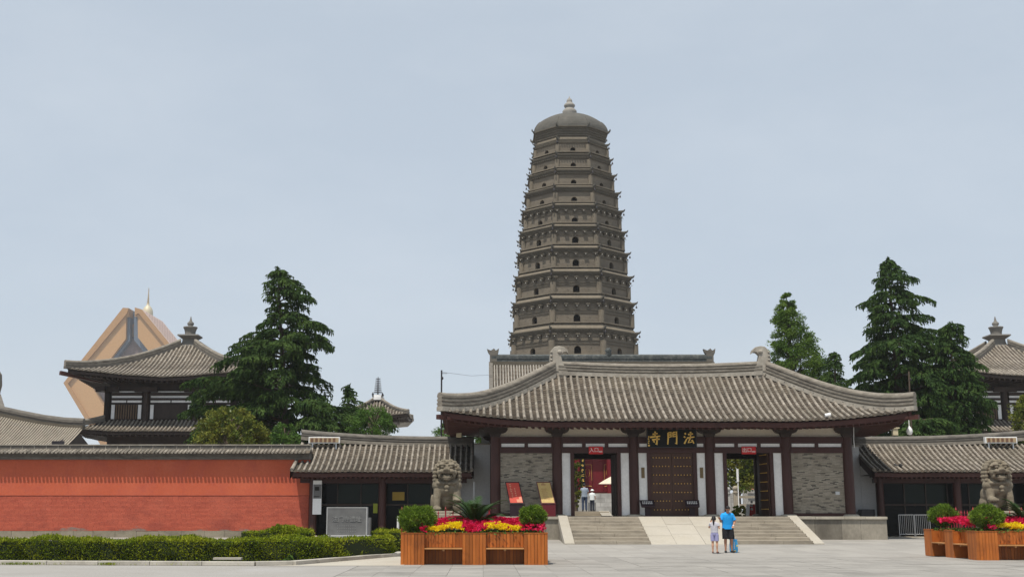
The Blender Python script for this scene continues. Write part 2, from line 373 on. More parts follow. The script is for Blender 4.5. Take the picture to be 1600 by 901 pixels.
add_patches(M['step'], (.17, .145, .112), 1.4, .52, .75, .55); add_patches(M['ramp'], (.31, .27, .205), .8, .52, .78, .55)
add_patches(M['plank'], (.19, .055, .012), 2.2, .55, .8, .5, (1, 1, .4))
add_patches(M['plaster'], (.74, .73, .70), .9, .5, .8, .5, (2, 2, .5)); add_patches(M['lion'], (.33, .29, .22), 2.6, .52, .75, .6)
# ================================================================ the ground
def ground():
    mb = MB(); ys = [-60, 20, 46, 57.2, 70, 200, 1000, 6000]; xs = [-4000, -400, -60, -20, 0, 20, 60, 400, 4000]
    vs = [(x, y, ground_z(y)-.02) for y in ys for x in xs]; n = len(xs)
    fs = [(j*n+i, j*n+i+1, (j+1)*n+i+1, (j+1)*n+i) for j in range(len(ys)-1) for i in range(n-1)]
    mb.add(vs, fs)
    # paving: grey slabs with drawn joints beyond the ones that are built
    m, nn, l, b = newmat('plaza paving'); v = coords(nn, l, (1,1,1), True)
    br = nn.new('ShaderNodeTexBrick'); br.offset = 0; br.inputs['Scale'].default_value = 1
    br.inputs['Brick Width'].default_value = .9; br.inputs['Row Height'].default_value = 1.2; br.inputs['Mortar Size'].default_value = .005; br.inputs['Mortar Smooth'].default_value = .2
    br.inputs['Color1'].default_value = (.275,.26,.237,1); br.inputs['Color2'].default_value = (.325,.308,.282,1); br.inputs['Mortar'].default_value = (.16,.152,.14,1)
    l.new(v, br.inputs['Vector'])
    c = mixc(nn, l, br.outputs['Color'], (.22,.212,.20), noise(nn, l, v, .35, 6, .65, .5, .8))
    c = mixc(nn, l, c, (.32,.305,.28), noise(nn, l, v, 1.7, 4, .6, .55, .8))
    v2 = coords(nn, l, (.6, 3.2, 1), True)
    c = mixc(nn, l, c, (.19,.182,.17), noise(nn, l, v2, .8, 5, .7, .58, .8))
    l.new(c, b.inputs['Base Color']); b.inputs['Roughness'].default_value = .85; b.inputs['Specular IOR Level'].default_value = .25
    M['plaza'] = m
    mb.obj('plaza', m, kind='structure')
ground()
# nearest slabs, each one a piece of the plaza
plaza = bpy.data.objects['plaza']
sl = MB(); sl.box(-.4465, .4465, -.5965, .5965, -.03, 0)
sl_me = None
for j in range(12):
    for i in range(24):
        x = -3.6+.45+.9*i; y = 28.2+.6+1.2*j-.6
        z = random.uniform(-.003, .003)
        if sl_me is None:
            o = sl.obj('paving_slab', M['paving'], local=True, bevel=0); sl_me = o.data; o.parent = plaza
        else: o = link_mesh('paving_slab', sl_me, plaza)
        o.location = (x, y, .006+z)
mb = MB(); mb.box(-40, -3.62, 20, 37, -.1, .004); mb.obj('road_apron', M['concrete'], kind='structure')
mb = MB(); mb.box(-40, 60, 70.3, 140, .2, 1.56); mb.obj('courtyard', M['court'], kind='structure')

# ================================================================ tiled roofs
def prof(s): s = max(0, min(1, s)); return .62*s+.38*s*s
class Roof:
    """one straight-eaved slope looking along +depth; P(x, d) gives the surface in world space"""
    def __init__(s, cx, y0, D, hw, rh, ze, zr, lift=0, k=1.6, ang=0, side=None):
        s.cx, s.y0, s.D, s.hw, s.rh, s.ze, s.zr, s.lift, s.k = cx, y0, D, hw, rh, ze, zr, lift, k
        s.ang = ang; s.W = max(hw-rh, 1e-6)
    def h(s, x, d):
        a = (s.hw-abs(x))/(s.W if s.rh < s.hw-.01 else s.hw)+d/s.D
        return s.ze+(s.zr-s.ze)*prof(d/s.D)+.014*math.sin(x*1.9+1.3)*math.sin(d*1.1+x*.4)+s.lift*max(0, 1-a/s.k)**2
    def dmax(s, x): return s.D if abs(x) <= s.rh else s.D*(s.hw-abs(x))/s.W
    def P(s, x, d, up=0):
        z = s.h(x, d)+up
        # depth runs to +y before turning about the roof centre
        lx, ly = x, -(s.D_c-d)
        c, sn = math.cos(s.ang), math.sin(s.ang)
        return Vector((s.cx+lx*c-ly*sn, s.yc+lx*sn+ly*c, z))
def make_slope(root, cx, yc, Dc, D, hw, rh, ze, zr, sp, lift=0, ang=0, k=1.6, rows=True, tile=.34, rad=.235, nd=10, ppan=.2, mt='tube', mp_='pan', ends=True, stuff_rows=False, segs=6):
    r = Roof(cx, 0, D, hw, rh, ze, zr, lift, k, ang); r.D_c = Dc; r.yc = yc
    n = int(2*hw/sp); x0 = -n*sp/2
    # pan tiles: stepped courses between the rows
    mb = MB()
    for i in range(-1, n+1):
        xa, xb = x0+i*sp, x0+(i+1)*sp
        xa, xb = max(xa, -hw), min(xb, hw)
        if xb-xa < .02: continue
        dm = max(r.dmax(xa), r.dmax(xb)); c = max(1, int(dm/ppan))
        for j in range(c):
            d0, d1 = dm*j/c, dm*(j+1)/c
            xm = (xa+xb)/2
            a = [r.P(xa, d0, .03), r.P(xm, d0, -.01), r.P(xb, d0, .03)]; b = [r.P(xa, d1, .0), r.P(xm, d1, -.05), r.P(xb, d1, .0)]
            q = [p-Vector((0, 0, .06)) for p in a]
            mb.add(a+b+q, [(0,1,4,3), (1,2,5,4), (6,7,1,0), (7,8,2,1)])
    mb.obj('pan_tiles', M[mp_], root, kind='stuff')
    if not rows: return r
    allr = MB()
    for i in range(n+1):
        x = x0+i*sp+(random.uniform(-.014, .014) if 0 < i < n else 0)
        dm = r.dmax(x)
        if dm < .12: continue
        mb = allr if stuff_rows else MB()
        c = max(1, round(dm/tile)); rr = sp*rad
        rings = []
        for j in range(c):
            for d, f in ((dm*j/c, 1.0), (dm*(j+.94)/c, .86)):
                p = r.P(x, d, .0); q = r.P(x, min(D, d+.05), 0); t = (q-p).normalized()
                sx = (r.P(min(hw, x+.05), d)-r.P(max(-hw, x-.05), d)); sx.z = 0; sx = sx.normalized()
                u = sx.cross(t).normalized(); u = u if u.z > 0 else -u
                jx = 0 if j == 0 else random.uniform(-.008, .008)
                rings.append([p+sx*(math.cos(a)*rr*f+jx)+u*(math.sin(a)*rr*f*1.05+.015) for a in [math.pi*m/segs for m in range(segs+1)]])
        for j in range(0, len(rings), 2): mb.loft(rings[j:j+2], False, False, True); mb.add(rings[j+1]+(rings[j+2] if j+2 < len(rings) else rings[j+1]), [(m, m+1, m+1+segs+1, m+segs+1) for m in range(segs)]) if j+2 < len(rings) else None
        e = rings[0]; fwd = (r.P(x, 0)-r.P(x, .05)).normalized()*.02
        if ends:
            e2 = [p+fwd for p in e]; low = [p-Vector((0, 0, rr*.55)) for p in (e2[0]*.7+e2[-1]*.3, e2[0]*.3+e2[-1]*.7)]
            mb.add(e2+[low[1], low[0]], [tuple(range(len(e2)+2))])
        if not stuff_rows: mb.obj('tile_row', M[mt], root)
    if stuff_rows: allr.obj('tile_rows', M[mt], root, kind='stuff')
    return r
def sweep_ridge(root, name, path, w, h, courses, mats, caps=True, top=True, kind=None):
    """a stacked-tile ridge following a path of points on its foot"""
    mb = MB(); path = [Vector(p) for p in path]; k = len(path)
    def side(i):
        d = path[min(i+1, k-1)]-path[max(i-1, 0)]; d.z = 0; d.normalize(); return Vector((-d.y, d.x, 0))
    hh = h/courses
    for c in range(courses):
        ww = w*(1 if c % 2 == 0 else .74)*(1-.12*c/courses); z0 = c*hh-(.12 if c == 0 else 0); z1 = (c+1)*hh
        rings = []
        for i, p in enumerate(path):
            s_ = side(i)*ww/2
            rings.append([p-s_+Vector((0,0,z0)), p+s_+Vector((0,0,z0)), p+s_+Vector((0,0,z1)), p-s_+Vector((0,0,z1))])
        mb.loft(rings, True, True, False, 1 if c == 0 else 0)
    if top:
        rings = []; rr = w*.42
        for i, p in enumerate(path):
            s_ = side(i)
            rings.append([p+s_*math.cos(a)*rr+Vector((0, 0, h+math.sin(a)*rr*.8)) for a in [math.pi*j/6 for j in range(7)]])
        mb.loft(rings, False, False, True); mb.add(rings[0], [tuple(range(7))]); mb.add(rings[-1], [tuple(range(7))])
    return mb.obj(name, mats, root, kind=kind)
def eave_trim(root, r, inset, drop, hgt, mat, raft, rsp, rlen, rise, rw=.1, n=40, soffit=True):
    """board along the eave with rafter ends and a boarded soffit behind it"""
    mb = MB(); hw = r.hw-inset*.5; xs = [-hw+2*hw*i/n for i in range(n+1)]
    rings = []
    for x in xs:
        p = r.P(x, inset, 0); q = r.P(x, inset+.12, 0)
        zt = r.h(x, 0)-drop
        rings.append([Vector((p.x, p.y, zt)), Vector((p.x, p.y, zt-hgt)), Vector((q.x, q.y, zt-hgt)), Vector((q.x, q.y, zt+.03))])
    mb.loft(rings, True, True, False); mb.obj('eave_board', mat, root)
    if soffit:
        mb = MB(); rr = []
        for x in xs:
            p = r.P(x, inset+.13, 0); q = r.P(x*(1-rlen/r.hw*.6), inset+rlen, 0); zt = r.h(x, 0)-drop-hgt*.55
            rr.append([Vector((p.x, p.y, zt)), Vector((q.x, q.y, r.h(0, 0)-drop-hgt*.55+rise))])
        mb.loft(rr, False, False, False); mb.obj('soffit', raft, root)
    mb = MB(); m = int(2*hw/rsp)
    for i in range(m+1):
        x = -hw+2*hw*i/m
        p = r.P(x, inset+.14, 0); q = r.P(x*(1-rlen/r.hw*.6) if abs(x) > .7*r.hw else x, inset+rlen, 0)
        zt = r.h(x, 0)-drop-hgt
        mb.bar((p.x, p.y, zt-rw*.3), (q.x, q.y, r.h(0, 0)-drop-hgt+rise-.04), rw, rw*1.3)
    mb.obj('rafters', mat, root, kind='stuff')

# ================================================================ the gate hall
GX, GY = 9.22, 58.5
gate = empty('gate_hall', (GX, 61.5, .26), 'wide gate hall with grey hipped tile roof, dark red columns and studded doors', 'gate hall')
FR = dict(cx=GX, yc=61.5, Dc=5.2, D=5.2, hw=11.22, rh=5.42, ze=5.80, zr=8.55)
rf = make_slope(gate, sp=.322, lift=.5, k=1.05, ppan=.19, **FR)
# back and side slopes
rb = make_slope(gate, sp=.345, lift=.5, k=1.05, ang=math.pi, stuff_rows=True, ppan=.4, **FR)
for a in (-1, 1):
    rs = make_slope(gate, GX+a*5.42, 61.5, 5.8, 5.8, 5.2, 0.0, 5.80, 8.55, .345, .5, k=1.05, ang=a*math.pi/2, stuff_rows=True, ppan=.3)
    eave_trim(gate, rs, .12, .10, .24, M['fascia'], M['dark_wood'], .26, 2.0, .25, soffit=True)
eave_trim(gate, rf, .12, .10, .24, M['fascia'], M['dark_wood'], .31, 2.05, .24)
eave_trim(gate, rb, .12, .10, .26, M['fascia'], M['fascia'], .27, 2.05, .24)
def ridge_z(x): return 8.48+.16*(abs(x)/5.4)**2
sweep_ridge(gate, 'main_ridge', [(GX+x, 61.5, ridge_z(x)) for x in [-5.3+10.6*i/24 for i in range(25)]], .5, .46, 6, [M['ridge'], M['mortar']])
for sx in (-1, 1):
    for back in (0, 1):
        path = []
        for i in range(17):
            t = i/16*.985-.012
            x = sx*(11.22-t*5.8); d = 5.2*t
            p = rf.P(x, max(0, d)); p.x = GX+x; y = 61.5-(5.2-d)*(1 if not back else -1)
            path.append((p.x, y, p.z+.05))
        sweep_ridge(gate, 'hip_ridge', path, .44, .62, 7, [M['ridge'], M['mortar']])
        mb = MB(); c0 = Vector((GX+sx*11.1, 61.5-(5.1)*(1 if not back else -1), 5.92)); c1 = c0+Vector((-sx*2.6, (2.4 if not back else -2.4), -.05))
        e0 = c0+Vector((sx*.28, -.26 if not back else .26, .02)); mb.bar(e0, c1, .2, .22); mb.obj('corner_beam', M['fascia'], gate)
# curled ridge ornaments (the left one is hooked and weathered)
for sx in (-1, 1):
    P_ = [(-.5,-.35),(-.5,.55),(-.33,.75),(-.18,1.05),(-.1,1.35),(-.28,1.5),(-.46,1.52),(-.62,1.42),(-.55,1.62),(-.32,1.8),(0,1.86),(.3,1.82),(.5,1.66),(.62,1.4),(.66,1.05),(.55,.75),(.5,.5),(.5,-.35)]
    mb = MB(); mb.prism([(GX+sx*(5.25+x*.78), 8.30+z*.93) for x, z in P_], 61.29, 61.71)
    for k in range(5): mb.ell((GX+sx*(5.25+.42), 61.27, 8.9+k*.2), (.07, .06, .06), 8, 5)
    for k in range(3): mb.box(GX+sx*5.25-.42, GX+sx*5.25+.42, 61.26, 61.74, 8.2+k*.24, 8.26+k*.24, 1)
    mb.ell((GX+sx*(5.25-.02), 61.28, 8.3+1.42), (.13, .07, .11), 8, 6)
    o = mb.obj('ridge_ornament', [M['mortar'], M['ridge']], gate, bevel=.03)
# ---- platform
PZ = 1.31
mb = MB(); mb.box(-.66, 19.1, 57.26, 66.6, -.1, PZ-.13); mb.obj('platform_core', M['facing'], gate)
def pieces(x0, x1, n, fn, gap=.012, jit=.25):
    w = (x1-x0)/n; e = [x0]+[x0+w*(i+random.uniform(-jit, jit)) for i in range(1, n)]+[x1]
    for i in range(n): fn(e[i]+gap/2, e[i+1]-gap/2)
for (xa, xb, n) in ((-.7, 3.75, 5), (14.9, 19.14, 4)):
    pieces(xa, xb, n, lambda a, b: MB().box(a, b, 57.22, 57.27, .2, PZ-.14).obj('facing_stone', M['facing'], gate))
    pieces(xa-.06, xb+.02, n, lambda a, b: MB().box(a, b, 57.13, 58.6, PZ-.13, PZ+random.uniform(-.006, .006)).obj('edge_stone', M['cap'], gate, bevel=.012))
mb = MB(); mb.box(19.1, 19.15, 57.27, 66.6, .1, PZ-.14); mb.obj('facing_stone', M['facing'], gate)
pieces(3.75, 14.9, 9, lambda a, b: MB().box(a, b, 57.22, 58.6, PZ-.16, PZ+random.uniform(-.004, .004)).obj('edge_stone', M['step'], gate))
mb = MB(); mb.box(-.6, 19.0, 58.6, 70.3, PZ-.1, PZ-.02); mb.obj('platform_floor', M['step'], gate)
# ---- stairs, cheeks and ramp
Y0, Y1, ZB = 52.9, 57.22, .155
NS = 8
for (xa, xb) in ((4.0, 7.32), (11.12, 14.42)):
    for i in range(NS):
        ya = Y0+(Y1-Y0)*i/NS; zt = ZB+(PZ-.02-ZB)*(i+1)/(NS)
        mb = MB(); dz = random.uniform(-.012, .006)
        xm = xa+(xb-xa)*random.uniform(.35, .65)
        mb.box(xa, xm-.004, ya-.02+random.uniform(0, .03), Y1, zt-.16, zt+dz); mb.box(xm+.004, xb, ya-.02+random.uniform(0, .03), Y1, zt-.16, zt+random.uniform(-.012, .006))
        mb.box(xa+.01, xb-.01, ya+.05, Y1, ZB-.3, zt-.15)
        mb.obj('step', M['step'], gate, bevel=.012)
def slope_slab(name, xa, xb, t0, t1, th, mat, up=0.0):
    p = lambda t: (Y0-.12+(Y1-Y0+.12)*t, ZB-.02+(PZ-ZB+.02)*t+up)
    (ya, za), (yb, zb) = p(t0), p(t1)
    mb = MB(); mb.add([(xa,ya,za),(xb,ya,za),(xb,yb,zb),(xa,yb,zb),(xa,ya,za-th),(xb,ya,za-th),(xb,yb,zb-th),(xa,yb,zb-th)],
                      [(0,1,2,3),(7,6,5,4),(0,4,5,1),(1,5,6,2),(2,6,7,3),(3,7,4,0)])
    return mb.obj(name, mat, gate)
for (xa, xb) in ((3.55, 3.99), (14.43, 14.88)):
    slope_slab('stair_cheek', xa, xb, 0, 1, .35, M['ramp'], .05)
    mb = MB(); mb.add([(xa+.03,Y0,0),(xb-.03,Y0,0),(xb-.03,Y1,0),(xa+.03,Y1,0),(xa+.03,Y1,PZ-.3),(xb-.03,Y1,PZ-.3)], [(0,1,2,3),(0,4,5,1),(0,3,4),(1,5,2),(3,2,5,4)])
    mb.obj('cheek_wall', M['facing'], gate)
rx = [7.34, 8.45, 9.72, 11.1]
for i in range(3):
    ts = [0, .3, .62, 1] if i % 2 == 0 else [0, .36, .7, 1]
    for j in range(3): slope_slab('ramp_slab', rx[i]+.006, rx[i+1]-.006, ts[j]+.003, ts[j+1]-.003, .16, M['ramp'], random.uniform(-.004, .004))
slope_slab('ramp_bed', 7.33, 11.11, 0, 1, .3, M['step'], -.03)
# ---- columns and frame
CX = [GX-8.62, GX-5.6, GX-1.86, GX+1.86, GX+5.6, GX+8.62]
TOP = 5.2
def boat_arm(x, y, mat):
    pts = [(-.60,.0),(-.60,-.16),(-.52,-.27),(-.38,-.33),(.38,-.33),(.52,-.27),(.60,-.16),(.60,.0),(.32,0),(.24,-.05),(.12,-.05),(.08,0),(-.08,0),(-.12,-.05),(-.24,-.05),(-.32,0)]
    mb = MB(); mb.prism([(x+a, 5.64+b) for a, b in pts], y-.20, y+.12)
    mb.prism([(x-.3, 5.31), (x+.3, 5.31), (x+.2, 5.12), (x-.2, 5.12)], y-.26, y+.22)
    return mb.obj('bracket_arm', mat, gate)
for yy in (GY, 64.5):
    for x in CX:
        c = (x, yy, 0)
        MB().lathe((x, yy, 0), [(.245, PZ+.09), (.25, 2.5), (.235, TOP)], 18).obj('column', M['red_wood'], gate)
        MB().lathe((x, yy, 0), [(.42, PZ-.02), (.42, PZ+.03), (.36, PZ+.085), (.30, PZ+.10)], 18).obj('column_base', M['cap'], gate)
        boat_arm(x, yy, M['dark_wood'] if yy == GY else M['red_wood'])
def rect(name, x0, x1, z0, z1, y0, y1, mat, parent=None, bevel=0): return MB().box(x0, x1, y0, y1, z0, z1).obj(name, mat, parent or gate, bevel=bevel)
rect('wall_plate', -.2, 18.6, 5.66, 5.86, GY-.16, GY+.16, M['dark_wood'])
for i in range(5):
    xa, xb = CX[i]+.2, CX[i+1]-.2
    rect('frieze_panel', xa, xb, 5.14, 5.665, GY+.04, GY+.1, M['frieze'])
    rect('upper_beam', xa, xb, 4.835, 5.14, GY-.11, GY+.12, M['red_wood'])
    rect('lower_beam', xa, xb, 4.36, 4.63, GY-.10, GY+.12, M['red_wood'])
    n = 2 if i in (0, 4) else 3
    w = (xb-xa)/n
    for k in range(n):
        a, b = xa+k*w+(.05 if k == 0 else .09), xa+(k+1)*w-(.05 if k == n-1 else .09)
        rect('transom_panel', a, b, 4.655, 4.815, GY-.04, GY+.05, M['plaster'])
    rect('transom_back', xa, xb, 4.62, 4.845, GY+.06, GY+.1, M['red_wood'])
    for k in range(n+1): 
        a = xa+k*w; rect('transom_post', max(xa, a-.09), min(xb, a+.09), 4.631, 4.834, GY-.08, GY+.04, M['red_wood'])
# end bays: thin grey brickwork
def thin_bricks(root, x0, x1, z0, z1, y, bw=.22, bh=.047, dark=.10, name='brickwork', mats=None, jit=.0035, gz=.004):
    mb = MB(); z = z0; row = 0
    while z < z1-.02:
        zt = min(z+bh, z1); x = x0-(row % 2)*bw*.5-random.uniform(0, bw*.3)
        while x < x1:
            xb = x+bw*random.uniform(.8, 1.2); a, b = max(x, x0), min(xb, x1)
            if b-a > .02:
                yy = y-random.uniform(.004, .004+jit)
                dk = 1 if random.random() < dark*(.4+1.4*abs(math.sin(row*.37+a*.9))) else 0
                vs = [(a+.004,yy,z+gz),(b-.004,yy,z+gz),(b-.004,yy,zt-.003),(a+.004,yy,zt-.003),(a+.004,y+.02,z+.004),(b-.004,y+.02,z+.004),(b-.004,y+.02,zt-.003),(a+.004,y+.02,zt-.003)]
                mb.add(vs, [(0,1,2,3),(0,4,5,1),(1,5,6,2),(2,6,7,3),(3,7,4,0)], False, dk)
            x = xb
        z = zt; row += 1
    return mb.obj(name, mats or [M['brick_grey'], M['brick_dark']], root, kind='stuff')
for i in (0, 4):
    xa, xb = CX[i]+.24, CX[i+1]-.24
    rect('brick_backing', xa-.05, xb+.05, PZ, 4.37, GY+.012, GY+.25, M['joint'])
    thin_bricks(gate, xa-.02, xb+.02, PZ+.16, 4.36, GY)
    rect('sill_beam', xa-.02, xb+.02, PZ, PZ+.16, GY-.08, GY+.01, M['red_wood'])
rect('wall_hatch', 17.15, 17.35, 2.35, 2.5, GY-.03, GY+.0, M['steel'])
# door bays: white side panels, jambs, lintels
DJ = {}
for i in (1, 2, 3):
    xa, xb = CX[i]+.22, CX[i+1]-.22
    for s_, e in ((1, xa), (-1, xb)):
        lo, hi = sorted((e, e+s_*.42)); rect('side_panel', lo, hi, PZ+.06, 4.36, GY-.02, GY+.06, M['plaster'])
        lo, hi = sorted((e+s_*.42, e+s_*.60)); rect('door_jamb', lo, hi, PZ+.02, 4.36, GY-.09, GY+.13, M['red_wood'])
        lo, hi = sorted((e, e+s_*.6)); rect('panel_sill', lo, hi, PZ, PZ+.06, GY-.07, GY+.12, M['cap'])
    DJ[i] = (xa+.6, xb-.6)
# studded double door
def door_leaf(xa, xb, name='door_leaf', y=GY+.02):
    dl = rect(name, xa, xb, PZ+.05, 4.36, y, y+.08, M['door'])
    mb = MB()
    for r in range(7):
        z = PZ+.32+r*(4.20-PZ-.32)/6.15
        for c in range(6):
            x = xa+.14+(xb-xa-.28)*c/5; mb.ell((x, y-.005, z), (.03, .03, .03), 6, 4)
    mb.obj('stud', M['brass'], dl, kind='stuff')
    return dl
M['door'] = wood('brown door leaf', (.055,.026,.017), (.072,.034,.022), .55, (5,5,.8), .02)
a, b = DJ[2]; mid = (a+b)/2
door_leaf(a, mid-.008); door_leaf(mid+.008, b)
rect('threshold', a, b, PZ, PZ+.05, GY-.1, GY+.1, M['dark_wood'])
# name plaques on the white panels beside the doors
for x in (CX[2]+.22+.22, CX[3]-.22-.2):
    p = MB().box(x-.08, x+.08, GY-.05, GY-.021, 3.15, 3.66).obj('door_plaque', flat('bronze plaque', (.13,.09,.04), .45, .5, .4, .5, 30), gate)
# interior of the gate hall
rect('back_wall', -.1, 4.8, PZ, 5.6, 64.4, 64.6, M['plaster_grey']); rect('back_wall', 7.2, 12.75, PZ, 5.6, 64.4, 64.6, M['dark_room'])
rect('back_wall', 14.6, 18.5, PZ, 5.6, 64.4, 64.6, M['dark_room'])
for x0, x1 in ((4.8, 7.2), (12.75, 14.6)):
    rect('back_lintel', x0, x1, 4.34, 5.6, 64.38, 64.62, M['dark_wood'])
    MB().box(x0, x1, 64.36, 64.4, 4.31, 4.34).obj('lintel_edge', M['cap'], gate)
rect('ceiling', -.2, 18.6, 5.5, 5.62, 58.6, 64.4, M['dark_wood'])
for x in (CX[0], CX[1]+.02, CX[4]-.02, CX[5]): rect('partition', x-.1, x+.1, PZ, 5.5, 58.75, 64.3, M['dark_wood'])
rect('end_wall', .5, .66, PZ, 5.6, 58.6, 64.4, M['plaster']); rect('end_wall', 17.78, 17.94, PZ, 5.6, 58.6, 64.4, M['plaster'])
# the open leaf standing in the right doorway
ol = MB(); a, b = DJ[3]
ol.bar((b-.03, GY+.15, (PZ+4.36)/2), (b-.10, GY+1.55, (PZ+4.36)/2), .07, 3.0); dl = ol.obj('open_door_leaf', M['door'], gate)
mb = MB()
for r in range(7):
    for c in range(6):
        t = .1+.8*c/5; mb.ell((b-.03-.07*t-.05, GY+.15+1.4*t, PZ+.35+r*.44), (.03,.03,.03), 6, 4)
mb.obj('stud', M['brass'], dl, kind='stuff')
ol = MB(); ol.bar((DJ[1][1]-.02, GY+.2, 2.83), (DJ[1][1]-.1, GY+1.6, 2.83), .07, 2.95); ol.obj('open_door_leaf', M['dark_wood'], gate)
# steps from the gate floor up to the courtyard
for i in range(2):
    MB().box(4.7, 7.3, 69.2+i*.6, 70.5, PZ-.05, PZ+.12*(i+1)).obj('inner_step', M['step'], gate)
MB().add([(6.75,68.6,PZ+.01),(7.35,68.6,PZ+.01),(7.35,70.5,1.585),(6.75,70.5,1.585)], [(0,1,2,3)]).add([(6.75,68.6,PZ-.05),(7.35,68.6,PZ-.05),(7.35,70.5,PZ-.05),(6.75,70.5,PZ-.05)], [(3,2,1,0)]).obj('inner_ramp', M['ramp'], gate)
# cable down the right end column
MB().tube([(18.15, GY-.25, 5.6), (18.1, GY-.3, 5.0), (18.12, GY-.27, 4.6)], .018, 6).obj('cable', M['white_paint'], gate)
# small white lamp lying on the front tiles
p = at(1293, 648, 56.5); MB().cyl(p+Vector((-.12,0,-.03)), p+Vector((.14,0,.02)), .09, .1, 10).obj('roof_lamp', M['white_paint'], gate)

# ---------------------------------------------------------------- link walls between gate hall and side halls
for (xa, xb, lab) in ((-.48, .36, 'white rendered link wall at left between side hall and gate'), (18.1, 19.8, 'white rendered link wall at right of the gate platform')):
    lw = MB().box(xa, xb, 62.9, 63.1, .2, 5.0 if xa < 0 else 4.9).obj('link_wall', M['plaster_grey'], None, ((xa+xb)/2, 63, .26))
    tag(lw, lab, 'wall')
    MB().box(-1.4 if xa < 0 else 19.81, -.49 if xa < 0 else 20.6, 62.9, 63.1, .2, 3.38).obj('wall_return', M['plaster_grey'], lw)
    MB().box(xa, xb, 62.85, 63.15, 5.0 if xa < 0 else 4.9, 5.08 if xa < 0 else 4.98).obj('wall_cap', M['mortar'], lw)
# ================================================================ lettering
def text_mesh(name, s, size, mat, parent, loc, ext=.006, align='CENTER', local=True):
    cu = bpy.data.curves.new(name, 'FONT'); cu.body = s; cu.size = size; cu.extrude = ext; cu.align_x = align; cu.align_y = 'CENTER'
    t = bpy.data.objects.new(name, cu); COL.objects.link(t)
    dg = bpy.context.evaluated_depsgraph_get(); me = bpy.data.meshes.new_from_object(t.evaluated_get(dg))
    bpy.data.objects.remove(t); bpy.data.curves.remove(cu)
    me.materials.clear(); me.materials.append(mat); me.name = name
    o = link_mesh(name, me, parent, loc, (R(90), 0, 0)); return o
STROKES = {
 'si': [[(.28,.80),(.5,.83),(.74,.87)], [(.52,1.02),(.5,.6)], [(.05,.57),(.5,.62),(.97,.66)], [(.22,.36),(.6,.41),(.92,.43)], [(.68,.6),(.67,.3),(.64,-.02),(.52,.08)], [(.34,.28),(.46,.17)]],
 'men': [[(.16,.92),(.15,.5),(.10,.0)], [(.16,.9),(.42,.96),(.42,.62),(.18,.56)], [(.18,.75),(.41,.78)], [(.6,.94),(.92,1.0),(.93,.5),(.9,.02),(.77,.12)], [(.6,.94),(.6,.62),(.9,.66)], [(.61,.79),(.9,.82)]],
 'fa': [[(.12,.90),(.24,.80)], [(.04,.64),(.17,.55)], [(.06,.06),(.18,.24),(.30,.46)], [(.42,.78),(.88,.84)], [(.66,1.0),(.64,.56)], [(.32,.50),(.6,.55),(1.0,.60)], [(.62,.52),(.42,.14),(.85,.22)], [(.76,.36),(.94,.08)]]}
def brush(name, strokes, x, z, w, h, y, mat, parent, th=.04):
    mb = MB()
    for st in strokes:
        pts = [Vector((x+a*w, y, z+b*h)) for a, b in st]; n = len(pts)
        L_, R_ = [], []
        for i, p in enumerate(pts):
            d = (pts[min(i+1, n-1)]-pts[max(i-1, 0)]).normalized(); s_ = Vector((-d.z, 0, d.x))
            t = th*(1.15 if i == 0 else (.75 if i == n-1 else .95)); L_.append(p+s_*t); R_.append(p-s_*t)
        for dy in (0,):
            vs = [v for a, b in zip(L_, R_) for v in (a, b)]
            mb.add(vs+[v+Vector((0, .012, 0)) for v in vs], [(2*i, 2*i+1, 2*i+3, 2*i+2) for i in range(n-1)]+[(2*n+2*i, 2*n+2*i+2, 2*i+2, 2*i) for i in range(n-1)]+[(2*n+2*i+1, 2*i+1, 2*i+3, 2*n+2*i+3) for i in range(n-1)])
    return mb.obj(name, mat, parent)
# main name board, tilted slightly forward in front of the beams
pl = at(1011, 699, GY-.45); pr = at(1088, 669, GY-.45)
bx0, bx1, bz0, bz1 = pl.x, pr.x, pl.z, pr.z
nb = empty('name_board', ((bx0+bx1)/2, GY-.45, bz0), 'black name board with three gold characters hung above the closed middle doors', 'sign board')
MB().box(bx0, bx1, GY-.45, GY-.37, bz0, bz1).obj('board', M['black_lacquer'], nb, bevel=.015)
for (a, b, c, d) in ((bx0, bx1, bz1-.04, bz1), (bx0, bx1, bz0, bz0+.04), (bx0, bx0+.04, bz0+.04, bz1-.04), (bx1-.04, bx1, bz0+.04, bz1-.04)):
    MB().box(a, b, GY-.475, GY-.452, c, d).obj('board_frame', M['charcoal'], nb)
bw, bh = bx1-bx0, bz1-bz0
for k, (nm, fx) in enumerate((('si', .055), ('men', .395), ('fa', .735))):
    brush('gold_character', STROKES[nm], bx0+bw*fx, bz0+bh*.17, bw*.22, bh*.66, GY-.47, M['gold'], nb, .036)
mb = MB()
for k in range(4): mb.box(bx0+.05+.02*(k % 2), bx0+.11+.02*(k % 2), GY-.462, GY-.452, bz0+.2+k*.1, bz0+.26+k*.1)
mb.box(bx0+.05, bx0+.14, GY-.462, GY-.452, bz0+.07, bz0+.15); mb.obj('gold_signature', M['gold'], nb)
for x in (bx0+.4, bx1-.4): MB().bar((x, GY-.40, bz1-.02), (x, GY-.15, bz1+.05), .04, .04).obj('hanger', M['charcoal'], nb)
